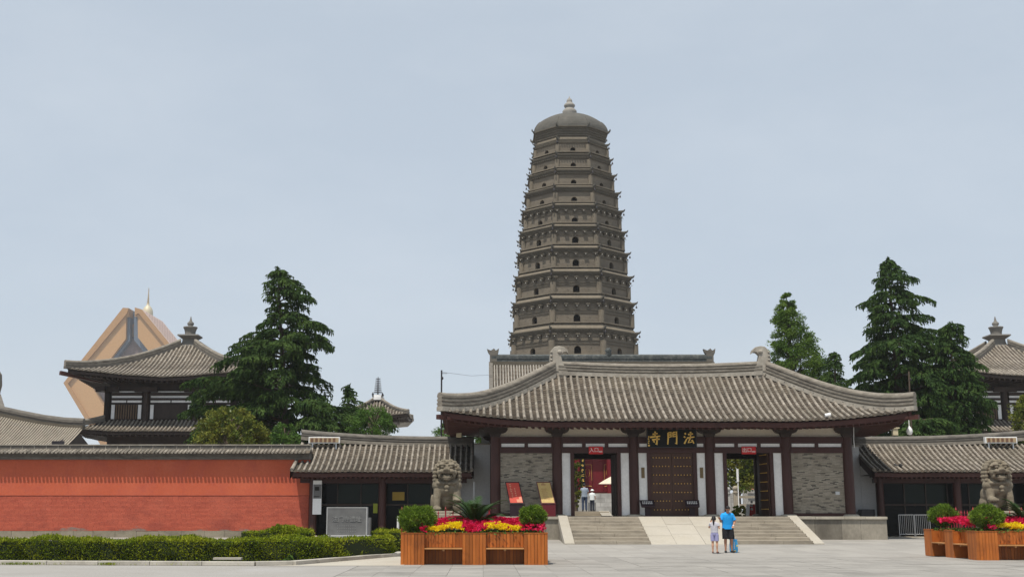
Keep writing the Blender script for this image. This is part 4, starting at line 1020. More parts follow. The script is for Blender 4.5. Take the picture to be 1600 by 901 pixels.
# ================================================================ corner pavilions (square two-roofed towers)
def pavilion(cx, cy, label):
    e = empty('corner_pavilion', (cx, cy, 1.56), label, 'pavilion', group='twin corner pavilions behind the side halls')
    zr = 15.45
    for a in range(4):
        vis = a in (0, 1, 3)
        r = make_slope(e, cx, cy, 7.5, 7.5, 7.5, .02, 11.62, zr, .315, .75, ang=a*math.pi/2, stuff_rows=not vis or a != 0, ppan=.45, tile=.5, segs=4, k=1.5)
        eave_trim(e, r, .14, .1, .2, M['dark_wood'], M['dark_wood'], .42, 2.2, .2, rw=.15, n=24)
        if a == 0: r0 = r
        r2 = make_slope(e, cx, cy, 6.95, 1.95, 6.95, 5.0, 7.62, 8.55, .315, .3, ang=a*math.pi/2, stuff_rows=a != 0, ppan=.45, tile=.5, segs=4)
        eave_trim(e, r2, .14, .1, .2, M['dark_wood'], M['dark_wood'], .42, 1.5, .15, rw=.15, n=16)
    for sx in (-1, 1):
        for sy in (-1, 1):
            path = []
            for i in range(13):
                t = i/12*.93-.015; p = r0.P(7.5*(1-t), 7.5*max(t, 0)); path.append((cx+sx*7.5*(1-t), cy+sy*7.5*(1-t), p.z+.05))
            sweep_ridge(e, 'hip_ridge', path, .38, .42, 5, [M['ridge'], M['ridge_dark']])
            mb = MB(); p = Vector((cx+sx*7.55, cy+sy*7.55, 11.95)); mb.bar(p+Vector((sx*.3, sy*.3, .0)), p+Vector((-sx*2.2, -sy*2.2, -.4)), .26, .3); mb.obj('corner_beam', M['fascia'], e)
            path = [(cx+sx*(6.95-1.95*t), cy+sy*(6.95-1.95*t), 7.72+.3*(1-t)**2+.93*t) for t in [k/6 for k in range(7)]]
            sweep_ridge(e, 'skirt_ridge', path, .32, .28, 3, [M['ridge'], M['ridge_dark']])
    # body
    b = 5.0
    MB().box(cx-b+.1, cx+b-.1, cy-b+.1, cy+b-.1, 1.5, 11.6).obj('core', M['dark_wood'], e)
    for face in range(4):
        c, s_ = [(1,0),(0,1),(-1,0),(0,-1)][face]
        def lb(mb, x0, x1, y0, y1, z0, z1):
            pts = [(x0,y0),(x1,y0),(x1,y1),(x0,y1)]
            pts = [(cx+x*c-y*s_, cy+x*s_+y*c) for x, y in pts]
            mb.add([(p[0],p[1],z0) for p in pts]+[(p[0],p[1],z1) for p in pts], [(0,3,2,1),(4,5,6,7),(0,1,5,4),(1,2,6,5),(2,3,7,6),(3,0,4,7)])
        for x in (-5, -1.95, 1.95, 5):
            p = (cx+x*c+5*s_, cy+x*s_-5*c); MB().lathe((*p, 0), [(.25, 8.4), (.25, 11.2)], 10).obj('column', M['dark_wood'], e)
            m = MB(); lb(m, x-.9, x+.9, -5.3, -5.0, 10.75, 11.15); m.obj('bracket', M['dark_wood'], e)
        for (xa, xb) in ((-4.7, -2.25), (-1.65, 1.65), (2.25, 4.7)):
            for q_, (z0, z1) in enumerate(((zat(612.8, 93), zat(610.9, 93)), (zat(621.4, 93), zat(618, 93)), (zat(628.6, 93), zat(625.2, 93)))):
                n = 2 if q_ == 2 else 1
                for k in range(n):
                    w = (xb-xa)/n; m = MB(); lb(m, xa+k*w+.05, xa+(k+1)*w-.05, -5.06, -5.0, z0, z1); m.obj('plaster_panel', M['plaster'], e)
            for z0, z1 in ((zat(617.6, 93), zat(613.4, 93)), (zat(624.8, 93), zat(621.8, 93))):
                m = MB(); lb(m, xa, xb, -5.14, -4.95, z0, z1); m.obj('beam', M['dark_wood'], e)
            for x0, x1 in ((xa+.05, xa+.31), (xb-.31, xb-.05)):
                m = MB(); lb(m, x0, x1, -5.06, -5.0, 8.65, zat(632, 93)); m.obj('plaster_panel', M['plaster'], e)
            m = MB()
            if xa > -2 and xb < 2: lb(m, xa+.4, xb-.4, -5.05, -5.0, 8.65, zat(632, 93)); m.obj('shutter', M['dark_wood'], e)
            else:
                for k in range(9): x = xa+.45+k*(xb-xa-.9)/8; lb(m, x-.05, x+.05, -5.07, -5.0, 8.65, zat(632, 93))
                m.obj('window_slats', wood('pavilion slat', (.10,.065,.04), (.14,.09,.055), .7, (3,3,.8), .1), e, kind='stuff')
    # finial
    zz = zr-.15
    fm = stone('pavilion finial', (.15,.14,.125), (.23,.215,.19), 1.2, .9, 5, .2, .01)
    MB().lathe((cx, cy, zz), [(.9,-.35),(.72,.1),(.70,.35)], 4, False, 0, math.pi/4).obj('finial_neck', fm, e)
    MB().lathe((cx, cy, zz), [(.7,.3),(1.22,.58),(1.18,.68),(.7,.72)], 4, False, 0, math.pi/4).obj('finial_plinth', fm, e)
    MB().lathe((cx, cy, zz), [(.46,.7),(.44,.85),(.46,1.0),(.54,1.25),(.60,1.32),(.58,1.40),(.22,1.43),(.18,1.48),(.28,1.62),(.27,1.74),(.12,1.88),(.08,2.05),(.02,2.3)], 14).obj('finial_vase', fm, e)
    return e
pavL = pavilion(-24.5, 98, 'left square pavilion with sweeping tiled roof, half behind the big cedar')
pavR = copy_tree(pavL); pavR.location.x = 42.9; pavR['label'] = 'right square pavilion cut by the right edge, beside the tall cedar'
WP[pavR] = Vector((42.9, 98, 1.56))

# ================================================================ hall behind the gate
hall = empty('main_hall', (9.3, 93, 1.56), 'grey tiled hall with dark patterned ridge and red doors behind the gate', 'hall')
kw = dict(cx=9.35, yc=93, Dc=6.2, D=6.2, hw=8.75, rh=8.75, ze=9.0, zr=13.0)
hrf = make_slope(hall, sp=.22, ppan=.4, tile=.45, segs=4, mt='tube_far', mp_='pan', **kw) if M.setdefault('tube_far', stone('grey roof tile', (.27,.25,.22), (.36,.335,.295), 2.2, .9, 9, .2, .01, (.15,.14,.12), 1.2, rnd=.12)) else None
make_slope(hall, sp=.3, ppan=1, stuff_rows=True, ang=math.pi, segs=4, **kw)
M['ridge_black'] = stone('dark glazed ridge', (.03,.036,.038), (.10,.11,.105), 6, .6, 9, .4, .02, (.22,.22,.20), 2.4, (1,1,1), stain_hi=.95)
sweep_ridge(hall, 'main_ridge', [(.65+17.4*i/12, 93, 12.93) for i in range(13)], .45, .66, 3, [M['ridge_black'], M['pagoda_dark']])
for sx in (-1, 1):
    x = 9.35+sx*8.55
    P_ = [(-.28,-.1),(-.28,.9),(-.42,1.15),(-.5,1.45),(-.2,1.3),(.05,1.5),(.2,1.3),(.45,1.5),(.4,1.1),(.28,.8),(.28,-.1)]
    MB().prism([(x+a, 12.92+.85*b) for a, b in P_], 92.8, 93.2).obj('ridge_ornament', M['ridge_dark'], hall)
    mb = MB(); ring = [(93-6.2+6.2*i/6, hrf.h(0, 6.2*i/6)) for i in range(7)]
    xs = 9.35+sx*8.75
    for k in range(6): (ya, za), (yb, zb) = ring[k], ring[k+1]; mb.bar((xs, ya, za), (xs, yb, zb), .3, .35)
    mb.obj('verge_ridge', M['ridge_dark'], hall)
MB().lathe((9.9, 93, 13.55), [(.2,0),(.28,.15),(.2,.35),(.3,.5),(.1,.7)], 10).obj('ridge_finial', M['ridge_black'], hall)
MB().box(.9, 17.8, 88.6, 97, 1.5, 9.2).obj('hall_wall', M['red_lacquer'], hall)
MB().box(.2, 18.4, 86.2, 88.6, 1.5, 2.83).obj('terrace', M['joint'], hall)
x = .2
for row in range(4):
    x = .2-.3*(row % 2)
    while x < 18.3: 
        a, b = max(.2, x), min(18.4, x+.85); MB().box(a+.006, b-.006, 86.16, 86.3, 1.57+row*.31, 1.57+(row+1)*.31-.012).obj('terrace_stone', M['courtwall'], hall) if b-a > .1 else None; x += .85
for k, x in enumerate((4.4, 6.95, 9.3, 11.65, 14.2)): MB().lathe((x, 88.1, 0), [(.22, 2.83), (.22, 8.6)], 12).obj('column', M['red_lacquer'], hall)
for k in range(6):   # carved door leaves with gold line work
    x0 = 6.55+k*.78; d = MB().box(x0, x0+.74, 88.52, 88.58, 2.95, 7.0).obj('carved_door', M['red_lacquer'], hall)
    g = MB()
    if k in (1, 3):
        c = Vector((x0+.37, 88.49, 4.35))
        for q in range(2): g.tube([c+Vector(((1-2*q)*(.06+.10*abs(math.cos(t*1.0))), 0, .30*math.sin(t))) for t in [2*math.pi*i/14 for i in range(15)]], .014, 4)
        g.tube([c+Vector((.3*math.cos(t), 0, 1.25+.09*math.sin(t))) for t in [math.pi*i/6 for i in range(7)]], .014, 4); g.tube([c+Vector((.3*math.cos(t), 0, -1.0+.05*math.sin(t))) for t in [math.pi*i/6 for i in range(7)]], .014, 4)
        for u in (-.31, .31): g.tube([c+Vector((u, 0, -.55)), c+Vector((u, 0, .6))], .01, 4)
        g.tube([c+Vector((-.31, 0, .6)), c+Vector((.31, 0, .6))], .01, 4); g.obj('gold_tracery', M['gold'], d, kind='stuff')
p0 = at(907.5, 760, 87.9); p1 = at(913.5, 712, 87.9)
cb = empty('couplet_board', ((p0.x+p1.x)/2, 87.85, p0.z), 'narrow black board with column of pale gold characters seen through the entrance', 'couplet board')
MB().box(p0.x, p1.x, 87.8, 87.86, p0.z-.2, p1.z+.8).obj('board', M['black_lacquer'], cb)
text_col = MB()
for k in range(7):
    z = p0.z+.1+k*.36; x = (p0.x+p1.x)/2
    for q in range(4): u = random.uniform(-.06, .06); w = random.uniform(-.08, .08); text_col.bar((x+u-.06, 87.79, z+w), (x+u+.05, 87.79, z+w+random.uniform(-.04, .06)), .012, .03)
text_col.obj('gold_character', M['gold'], cb, kind='stuff')

# ================================================================ courtyard furniture seen through the doorways
pr_ = at(957, 752, 80); e = empty('parasol', (pr_.x+.35, 80, 1.56), 'cream market parasol half hidden behind the entrance door leaf', 'parasol')
MB().lathe((pr_.x+.35, 80, 0), [(1.3, 3.35), (.9, 3.6), (.05, 4.05)], 8, False).obj('canopy', M['parasol'], e); MB().cyl((pr_.x+.35, 80, 1.56), (pr_.x+.35, 80, 4.0), .03).obj('pole', M['steel'], e)
a = at(920, 797.5, 77); b = at(931, 784, 77); o = MB().box(a.x, b.x, 77, 77.5, 1.56, b.z).obj('stone_block', M['granite'], None, (a.x, 77, 1.56), bevel=.02); tag(o, 'dark grey box on the courtyard beside the child in a white hat', 'box')
a = at(902, 797.5, 78); b = at(908, 785, 78); o = MB().box(a.x, b.x, 78, 78.4, 1.56, b.z).obj('stone_block', M['courtwall'], None, (a.x, 78, 1.56), bevel=.02); tag(o, 'pale stone block left of the man in the courtyard', 'block')
# balustrade posts
bal = empty('stone_balustrade', (at(1150, 800, 74).x, 74, 1.56), 'grey stone balustrade with round headed posts seen through the exit doorway', 'balustrade')
for px, Y, m in ((1150, 74, 'lion_ped'), (1138, 77, 'courtwall')):
    x = at(px, 790, Y).x; zt = zat(758 if px == 1150 else 760, Y)
    MB().box(x-.13, x+.13, Y-.13, Y+.13, 1.4, zt-.48).obj('post', M[m], bal, bevel=.02)
    MB().lathe((x, Y, zt-.48), [(.13,0),(.2,.03),(.13,.14),(.11,.17),(.17,.24),(.19,.33),(.14,.42),(.03,.47)], 12).obj('post_head', M[m], bal)
x0, x1 = at(1151, 775, 74).x+.1, at(1180, 775, 74).x+.6
MB().box(x0, x1, 73.94, 74.06, 2.35, 2.5).obj('rail', M['lion_ped'], bal); MB().box(x0, x1, 73.95, 74.05, 1.85, 2.0).obj('rail', M['lion_ped'], bal); MB().box(x0-1.2, x0-.25, 75.9, 76.0, 2.35, 2.5).obj('rail', M['courtwall'], bal)
a = at(1162, 783, 82); b = at(1181, 750, 82); o = MB().box(a.x, b.x+1, 82, 82.3, 1.5, b.z).obj('grey_wall', M['courtwall'], None, (a.x, 82, 1.5)); tag(o, 'plain grey courtyard wall seen through the exit doorway', 'wall')
a = at(1167, 764, 81.7); b = at(1179, 755, 81.7); o = MB().box(a.x, b.x, 81.7, 81.76, a.z, b.z).obj('wall_notice', M['poster_peach'], None, (a.x, 81.7, a.z)); tag(o, 'small peach coloured notice on the grey courtyard wall', 'notice')
a = at(1153, 752, 73); MB_ = MB().cyl((a.x, 73, 1.56), (a.x, 73, zat(752, 73)), .03).cyl((a.x, 73, zat(752, 73)), (a.x, 73, zat(732, 73)), .07); o = MB_.obj('lamp_post', M['white_paint'], None, (a.x, 73, 1.56)); tag(o, 'slim white lamp tube standing behind the balustrade', 'lamp')
a = at(1165, 806, 67.4); b = at(1181, 787, 67.4)
e = empty('folded_board', (a.x+.3, 67.4, 1.56), 'standing red book shaped board inside the exit doorway', 'sign board')
MB().add([(a.x,67.3,1.3),(a.x+.14,67.1,1.3),(a.x+.2,67.1,b.z),(a.x+.06,67.3,b.z),(a.x,67.36,1.3),(a.x+.14,67.16,1.3),(a.x+.2,67.16,b.z),(a.x+.06,67.36,b.z)], [(0,1,2,3),(7,6,5,4),(0,4,5,1),(1,5,6,2),(2,6,7,3),(3,7,4,0)]).obj('spine', M['sign_white'], e)
MB().add([(a.x+.14,67.1,1.3),(b.x,67.3,1.3),(b.x,67.3,b.z),(a.x+.2,67.1,b.z),(a.x+.14,67.16,1.3),(b.x,67.36,1.3),(b.x,67.36,b.z),(a.x+.2,67.16,b.z)], [(0,1,2,3),(7,6,5,4),(0,4,5,1),(1,5,6,2),(2,6,7,3),(3,7,4,0)]).obj('cover', M['sign_red'], e)
for k in range(3): MB().box(a.x+.24, a.x+.36, 67.08, 67.13, 1.62+k*.19, 1.75+k*.19).obj('white_mark', M['sign_white'], e)

# ================================================================ far left roofs
gl = empty('grey_roof_hall', (-33, 70, .1), 'large plain grey tiled roof with dark curving ridge above the red wall', 'hall')
rp_ = [at(-140, 612, 73), at(-60, 634, 73), at(0, 648, 73), at(35, 655.5, 73), at(69, 662, 73), at(100, 666, 73), at(131, 667.5, 73)]
sweep_ridge(gl, 'main_ridge', rp_, .5, .40, 3, [M['ridge_dark'], M['pagoda_dark']], top=True)
mb = MB(); ev_z = 4.1
tm = stone('taupe roof tile', (.27,.235,.19), (.36,.315,.255), 3, .95, 9, .3, .02, (.20,.175,.14), .9, (3,1,1))
nrow = 70; rows = MB()
def ridge_at(x):
    for p, q in zip(rp_, rp_[1:]):
        if p.x <= x <= q.x: t = (x-p.x)/(q.x-p.x); return p.z+(q.z-p.z)*t
    return rp_[-1].z if x > rp_[-1].x else rp_[0].z
def gsurf(x, t):   # t = 0 eave, 1 ridge
    xr = x; z = ev_z+(ridge_at(x)-ev_z)*prof(t); return Vector((x-.35*0, 66.2+6.8*t, z))
xs = [rp_[0].x+(rp_[-1].x-rp_[0].x)*i/nrow for i in range(nrow+1)]
for i in range(nrow):
    for j in range(8): mb.add([gsurf(xs[i], j/8), gsurf(xs[i+1], j/8), gsurf(xs[i+1], (j+1)/8), gsurf(xs[i], (j+1)/8)], [(0,1,2,3)], True)
    rows.tube([gsurf(xs[i], j/6)+Vector((0,0,.03)) for j in range(7)], .06, 5)
mb.obj('roof_deck', tm, gl); rows.obj('tile_rows', tm, gl, kind='stuff')
mb = MB(); mb.prism([(66.2, .1), (66.2, 4.0), (73, rp_[-1].z-.1), (76, 5.5), (76, .1)], rp_[-1].x-.6, rp_[-1].x-.45); mb.v = [(b, a, c) for a, b, c in mb.v]; mb.obj('gable_wall', M['dark_wood'], gl)
p = at(90, 692, 67); MB().box(p.x-.3, p.x+.35, 66.9, 67.1, p.z-.1, p.z+.12).obj('ridge_stub', M['charcoal'], gl)
lg = empty('red_gable_hall', (-38, 86, .1), 'red gabled hall end with upright ridge ornament at the left edge', 'hall')
q0 = at(16, 645, 80); q1 = at(-4, 622, 84)
mb = MB(); mb.add([(q1.x-12,84,q1.z),(q1.x,84,q1.z),(q0.x,79,q0.z-.6),(q0.x-12,79,q0.z-.6)], [(0,1,2,3)]); mb.add([(q1.x-12,84,q1.z-.3),(q1.x,84,q1.z-.3),(q0.x,79,q0.z-.9),(q0.x-12,79,q0.z-.9)], [(3,2,1,0)]); mb.obj('roof_deck', tm, lg)
MB().bar(q1+Vector((0,0,.1)), (q0.x, 79, q0.z-.4), .4, .4).obj('verge_ridge', M['ridge_dark'], lg); MB().bar(q1+Vector((-.35,-.1,-.2)), (q0.x-.3, 79, q0.z-.8), .2, .5).obj('barge_board', M['sign_red'], lg)
P_ = [(-1.6,0),(-1.6,1.5),(-.6,2.3),(.15,2.5),(.5,2.1),(.62,1.2),(.4,.3),(.3,0)]
MB().prism([(q1.x-.2+a*.6, q1.z-.05+b*.83) for a, b in P_], 83.7, 84.3).obj('ridge_ornament', M['ridge'], lg, bevel=.05)
MB().box(q1.x-12, q1.x-.8, 80, 88, .1, q1.z-1.4).obj('hall_wall', M['red_lacquer'], lg)

# ================================================================ small spired tower at right of the big cedar
tx = at(590, 640, 120); tw = empty('spired_tower', (tx.x, 120, 1.56), 'small tiled tower with ringed metal spire peeping over the left cedar', 'tower')
zr_, ze_ = zat(622, 120), zat(648, 116)
tkw = dict(cx=tx.x, yc=120, ze=ze_, zr=zr_)
for a in range(4):
    r = make_slope(tw, Dc=3.35, D=3.35, hw=3.35, rh=.3, sp=.3, lift=.25, ang=a*math.pi/2, stuff_rows=True, ppan=.5, tile=.6, segs=4, k=1.5, **tkw); eave_trim(tw, r, .1, .08, .2, M['dark_wood'], M['dark_wood'], .4, 1.0, .1, n=12)
    r0 = r if a == 0 else r0
for sx in (-1, 1):
    for sy in (-1, 1):
        path = [(tx.x+sx*3.35*(1-t), 120+sy*3.35*(1-t), r0.P(3.35*(1-t), 3.35*t).z+.03) for t in [i/10*.9 for i in range(11)]]
        sweep_ridge(tw, 'hip_ridge', path, .3, .25, 3, [M['ridge'], M['ridge_dark']])
for k in range(4):
    a = math.pi/4+k*math.pi/2; p = Vector((tx.x+math.cos(a)*.62, 120+math.sin(a)*.62, zr_+.1)); MB().tube([p, p+Vector((math.cos(a)*.1, math.sin(a)*.1, .3)), p+Vector((0,0,.5))], [.08,.07,.02], 6).obj('ridge_tip', M['charcoal'], tw)
MB().lathe((tx.x, 120, zr_-.2), [(.7,0),(.65,.25),(.45,.5),(.1,.62)], 12).obj('spire_base', M['plaster_grey'], tw)
zs = zat(590, 120); MB().cyl((tx.x, 120, zr_), (tx.x, 120, zs+.1), .07, .03, 8).obj('spire', M['charcoal'], tw)
for k in range(8): z = zr_+.55+(zs-zr_-.7)*k/7; MB().lathe((tx.x, 120, z), [(.05,0),(.42-.025*k,.03),(.42-.025*k,.08),(.05,.1)], 12).obj('spire_ring', M['charcoal'], tw)
MB().box(tx.x-1.2, tx.x+1.2, 118.8, 121.2, 1.5, ze_+.1).obj('tower_wall', M['plaster'], tw)
for k in range(2): MB().box(tx.x-2.1, tx.x+2.1, 117.9+k*.01, 122.1, ze_-.55+k*.28, ze_-.3+k*.28).obj('bracket_course', M['dark_wood'], tw)
# lower wing of the same tower
ww = at(636, 655, 124); mb = MB(); mb.prism([(ww.x-3.2, ww.z-.3), (ww.x-.2, ww.z-.15), (ww.x+.55, ww.z+.25), (ww.x+.55, ww.z+.1), (ww.x-.1, ww.z-.55), (ww.x-3.2, ww.z-.8)], 121, 127); mb.obj('lower_roof', M['tube_far'], tw)

# ================================================================ the great diamond hall and golden dome, far off
DY = 770.0
def pp(pts, Y=DY): return [(at(x, y, Y).x, at(x, y, Y).z) for x, y in pts]
dg = empty('diamond_hall', (at(205, 700, DY).x, DY, 0), 'huge tan hall of two leaning arms with gilded dome in the far distance', 'monument')
Lp = [(192,480.5),(99,598),(181,735),(222,735),(143,603),(163,573),(196.5,529),(197,495),(201,494),(201,481)]
Rp = [(210.5,480),(221,483),(318,602),(236,735),(200,735),(272,603),(252,573),(215.5,527),(215,495),(210.5,494)]
MB().prism(pp(Lp), DY, DY+52).obj('arm', M['tan'], dg)
MB().prism(pp(Rp), DY, DY+52).obj('arm', M['tan'], dg)
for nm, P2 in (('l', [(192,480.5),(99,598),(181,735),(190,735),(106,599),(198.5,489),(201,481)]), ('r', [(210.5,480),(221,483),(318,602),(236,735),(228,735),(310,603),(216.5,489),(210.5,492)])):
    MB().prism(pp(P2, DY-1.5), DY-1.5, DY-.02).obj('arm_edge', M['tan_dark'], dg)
for P2 in ([(197,494),(196.5,529),(163,573),(143,603),(151,603),(170,575),(203,532),(203,494)], [(215,494),(215.5,527),(252,573),(272,603),(264,603),(245,575),(209.5,531),(209.5,494)]):
    MB().prism(pp(P2, DY+3), DY+3, DY+34).obj('inner_glazing', M['blue_glass'], dg)
# pinkish roof of the right arm, with rows of slots
a0, a1 = at(221, 483, DY), at(318, 602, DY)
mb = MB(); mb.add([a0+Vector((.1,0,.2)), a1+Vector((.1,0,.2)), a1+Vector((.1,52,.2)), a0+Vector((.1,52,.2))], [(0,1,2,3)]); mb.obj('arm_roof', M['pink_clad'], dg)
sl_ = MB(); dirv = (a1-a0)
for j in range(11):
    for i in range(7):
        t = .03+j*.042; p = a0+dirv*t+Vector((.3, 5+i*6.4, .5)); q = dirv.normalized()*1.5
        sl_.add([p, p+q, p+q+Vector((0,2.0,0)), p+Vector((0,2.0,0))], [(0,1,2,3)])
sl_.obj('roof_slots', M['slot'], dg, kind='stuff')
MB().prism(pp([(199,485),(213,487),(213,531),(236,557),(268,603),(206,712),(146,605),(172,573),(199,531)], DY+10), DY+10, DY+34).obj('inner_core', M['blue_glass'], dg)
MB().prism(pp([(206,527),(188,549),(150,604),(206,702),(262,604),(224,549)], DY+8), DY+8, DY+9.9).obj('lattice_facade', M['mauve'], dg)
MB().prism(pp([(207,506),(213.5,506),(213.5,526),(207,526)], DY+8), DY+8, DY+9.8).obj('top_window', M['tan_dark'], dg); MB().prism(pp([(208.5,510),(213,510),(213,523),(208.5,523)], DY+7), DY+7, DY+7.9).obj('window_glass', M['blue_glass'], dg)
c = at(230.5, 491, DY+60); k = 1/F*780
MB().lathe((c.x, DY+60, c.z), [(9*k,-8*k),(9*k,0),(8.7*k,5*k),(7.2*k,10*k),(4.5*k,13.5*k),(2.6*k,15*k),(2.4*k,18*k)], 20).obj('gilded_dome', M['gold_leaf'], dg)
pts = [(2.3,18)]
for q in range(9): z = 19+q*2.3; r_ = 2.1-q*.16; pts += [(r_, z), (r_, z+1.2), (r_*.6, z+1.3), (r_*.6, z+2.2)]
pts += [(.9,40.5),(.25,46)]
MB().lathe((c.x, DY+60, c.z), [(a*k, b*k) for a, b in pts], 10).obj('dome_spire', flat('spire bronze', (.36,.27,.15), .5, .5, .4), dg)
# ================================================================ trees
def interp(tab, z):
    zs = [t[0] for t in tab]; return np.interp(z, zs, [t[1] for t in tab]), np.interp(z, zs, [t[2] for t in tab])
def cedar(prof_px, Y, label, lean, mat, nbr=120, seed=1, group=None, base_px=None, zmin=1.5, dens=1.0, name='cedar_tree', depth=.9):
    """prof_px rows: (y, xleft, xright) of the outline in the photograph, top first; turned into metres at the tree's own distance"""
    rg = np.random.default_rng(seed); rd = random.Random(seed)
    top = at((prof_px[0][1]+prof_px[0][2])/2, prof_px[0][0], Y)
    bx = xat(base_px, 690, Y)
    rows = sorted((zat(y, Y), bx-xat(a, y, Y), xat(b, y, Y)-bx) for y, a, b in prof_px)   # z, left extent, right extent
    H = top.z
    tx = lambda z: bx+(top.x-bx)*max(0, (z-1.5)/(H-1.5))**lean
    e = empty(name, (bx, Y, zmin-.0), label, 'tree', group=group)
    MB().tube([(tx(z), Y, z) for z in np.linspace(zmin-.2, H-.2, 14)], list(np.linspace(.34, .03, 14)), 8).obj('trunk', M['bark'], e)
    C, D, LN = [], [], []; limbs = MB()
    z_lo = rows[0][0]
    for i in range(nbr):
        f = (i+.5)/nbr; z = z_lo+(H-z_lo)*(1-(1-f)**1.2)*.985
        phi = i*2.39996+rd.uniform(-.3, .3)
        cphi = math.cos(phi); cphi = math.copysign(abs(cphi)**.45, cphi)
        droopz = 0
        le, re = interp(rows, z-.1); off = tx(z)-bx
        ext = (re-off) if cphi > 0 else (le+off)
        side = (le+re)/2*depth
        Lb = max(.22, math.hypot(ext*cphi, side*math.sin(phi))*(rd.uniform(.74, 1.14) if rd.random() > .3 else rd.uniform(.4, .72)))
        rise = rd.uniform(.16, .42); droop = rd.uniform(.26, .52); dirx = Vector((math.cos(phi), math.sin(phi), 0)); perp = Vector((-dirx.y, dirx.x, 0))
        o = Vector((tx(z), Y, z-Lb*(rise-droop)*.6))
        bp = lambda s: o+dirx*(Lb*s)+Vector((0, 0, Lb*(rise*s-droop*s*s*s)))
        if Lb > 1.0: limbs.tube([bp(s) for s in (0, .3, .6, .9)], [.012+.018*Lb, .008+.012*Lb, .006+.006*Lb, .01], 5)
        ns = max(5, int(Lb*5.6*dens)); wid = rd.uniform(.95, 1.4)
        for k in range(ns):
            s = .10+.90*(k+rd.random()*.6)/ns
            for sd in (-1, 1):
                tl = (.26*Lb*math.sin(math.pi*min(1, .18+s*.80))**.8+.22)*rd.uniform(.65, 1.15)*wid; tl = min(tl, 1.7)
                a = rd.uniform(.45, .9)
                td = (dirx*math.cos(a)+perp*sd*math.sin(a)); p0 = bp(s)
                m = max(3, int(tl*17*dens))
                q = (np.arange(m)+rg.random(m))/m
                P = np.array(p0)[None]+np.array(td)[None]*(tl*q)[:, None]; P[:, 2] -= tl*.38*q**2+.01
                P += rg.normal(size=P.shape)*[.035, .035, .018]
                dd = np.array(td)[None]*.7+np.array(dirx)[None]*.3+rg.normal(size=P.shape)*.22; dd[:, 2] -= .12+.7*q
                C.append(P); D.append(dd); LN.append(.20+.14*rg.random(m))
                # hanging fringe from the outer half of the twig
                m2 = int(m*(.25+.45*s)); i2 = rg.integers(m//2, m, m2); P2 = P[i2].copy(); P2[:, 2] -= .08+.13*rg.random(m2); d2 = rg.normal(size=P2.shape)*.18+np.array(td)[None]*.2; d2[:, 2] -= 1
                C.append(P2); D.append(d2); LN.append(.20+.2*rg.random(m2))
    # leading shoot
    m = 160; q = rg.random(m); P = np.stack([[tx(H-.8*a) for a in q], np.full(m, Y), H-.8*q], 1)+rg.normal(size=(m, 3))*[.06, .06, .05]; d = rg.normal(size=(m, 3))*.4; d[:, 2] -= .3; C.append(P); D.append(d); LN.append(np.full(m, .28))
    C, D, LN = np.concatenate(C), np.concatenate(D), np.concatenate(LN)
    V, Fq = leaf_quads(C, D, LN, .05+.06*rng.random(len(C)))
    np_mesh('crown', V, Fq, mat, e, (bx, Y, zmin)); limbs.obj('limbs', M['bark'], e, kind='stuff')
    return e
cedar([(418,430,436),(426,427,446),(440,422,466),(458,421,490),(470,424,488),(484,430,492),(495,406,486),(506,404,500),(520,412,515),(532,390,518),(546,322,535),(556,326,528),(572,345,500),(588,340,505),(600,312,533),(612,300,525),(628,304,500),(645,302,560),(655,306,600),(668,308,600),(684,306,560),(700,310,560)],
      76, 'large dark cedar with layered drooping boughs beside the left pavilion', 1.3, M['cedar'], 125, 3, base_px=452, zmin=1.3)
cedar([(403,1385,1389),(415,1378,1398),(428,1374,1412),(436,1370,1430),(448,1374,1424),(462,1366,1440),(475,1354,1448),(490,1356,1456),(505,1352,1464),(520,1352,1468),(540,1348,1478),(553,1328,1490),(570,1336,1500),(590,1332,1510),(605,1334,1530),(625,1342,1535),(650,1352,1540),(680,1375,1545),(700,1375,1540)],
      77, 'tallest dark cedar, full and conical, behind the right side hall', 1.0, M['cedar2'], 145, 5, base_px=1410, zmin=1.3)
cedar([(504,1482,1486),(512,1474,1504),(524,1472,1502),(540,1462,1510),(556,1452,1514),(572,1450,1524),(590,1446,1536),(610,1448,1544),(635,1444,1548),(660,1442,1552),(685,1440,1548),(700,1440,1545)],
      74.5, 'shorter drooping cedar in front of the right pavilion edge', 1.0, M['cedar2'], 105, 9, base_px=1492, zmin=1.3)
cedar([(657,1438,1444),(662,1415,1470),(668,1402,1482),(676,1396,1486),(690,1396,1486)], 70, 'low drooping cedar bough mass just above the right side hall ridge', 1.0, M['cedar2'], 26, 12, base_px=1442, zmin=3.5)
cedar([(550,1303,1306),(560,1296,1308),(575,1288,1312),(590,1286,1316),(604,1280,1330),(618,1276,1340),(640,1270,1344)], 82, 'thin spiky conifer top rising beside the redwood', 1.0, M['cedar'], 44, 15, base_px=1302, zmin=1.3, dens=.75)
cedar([(602,543,546),(612,540,552),(625,537,560),(640,532,572),(660,528,585),(690,525,590)], 82, 'small pointed conifer tip above the left side hall', 1.0, M['cedar'], 34, 18, base_px=547, zmin=1.3, dens=.9)

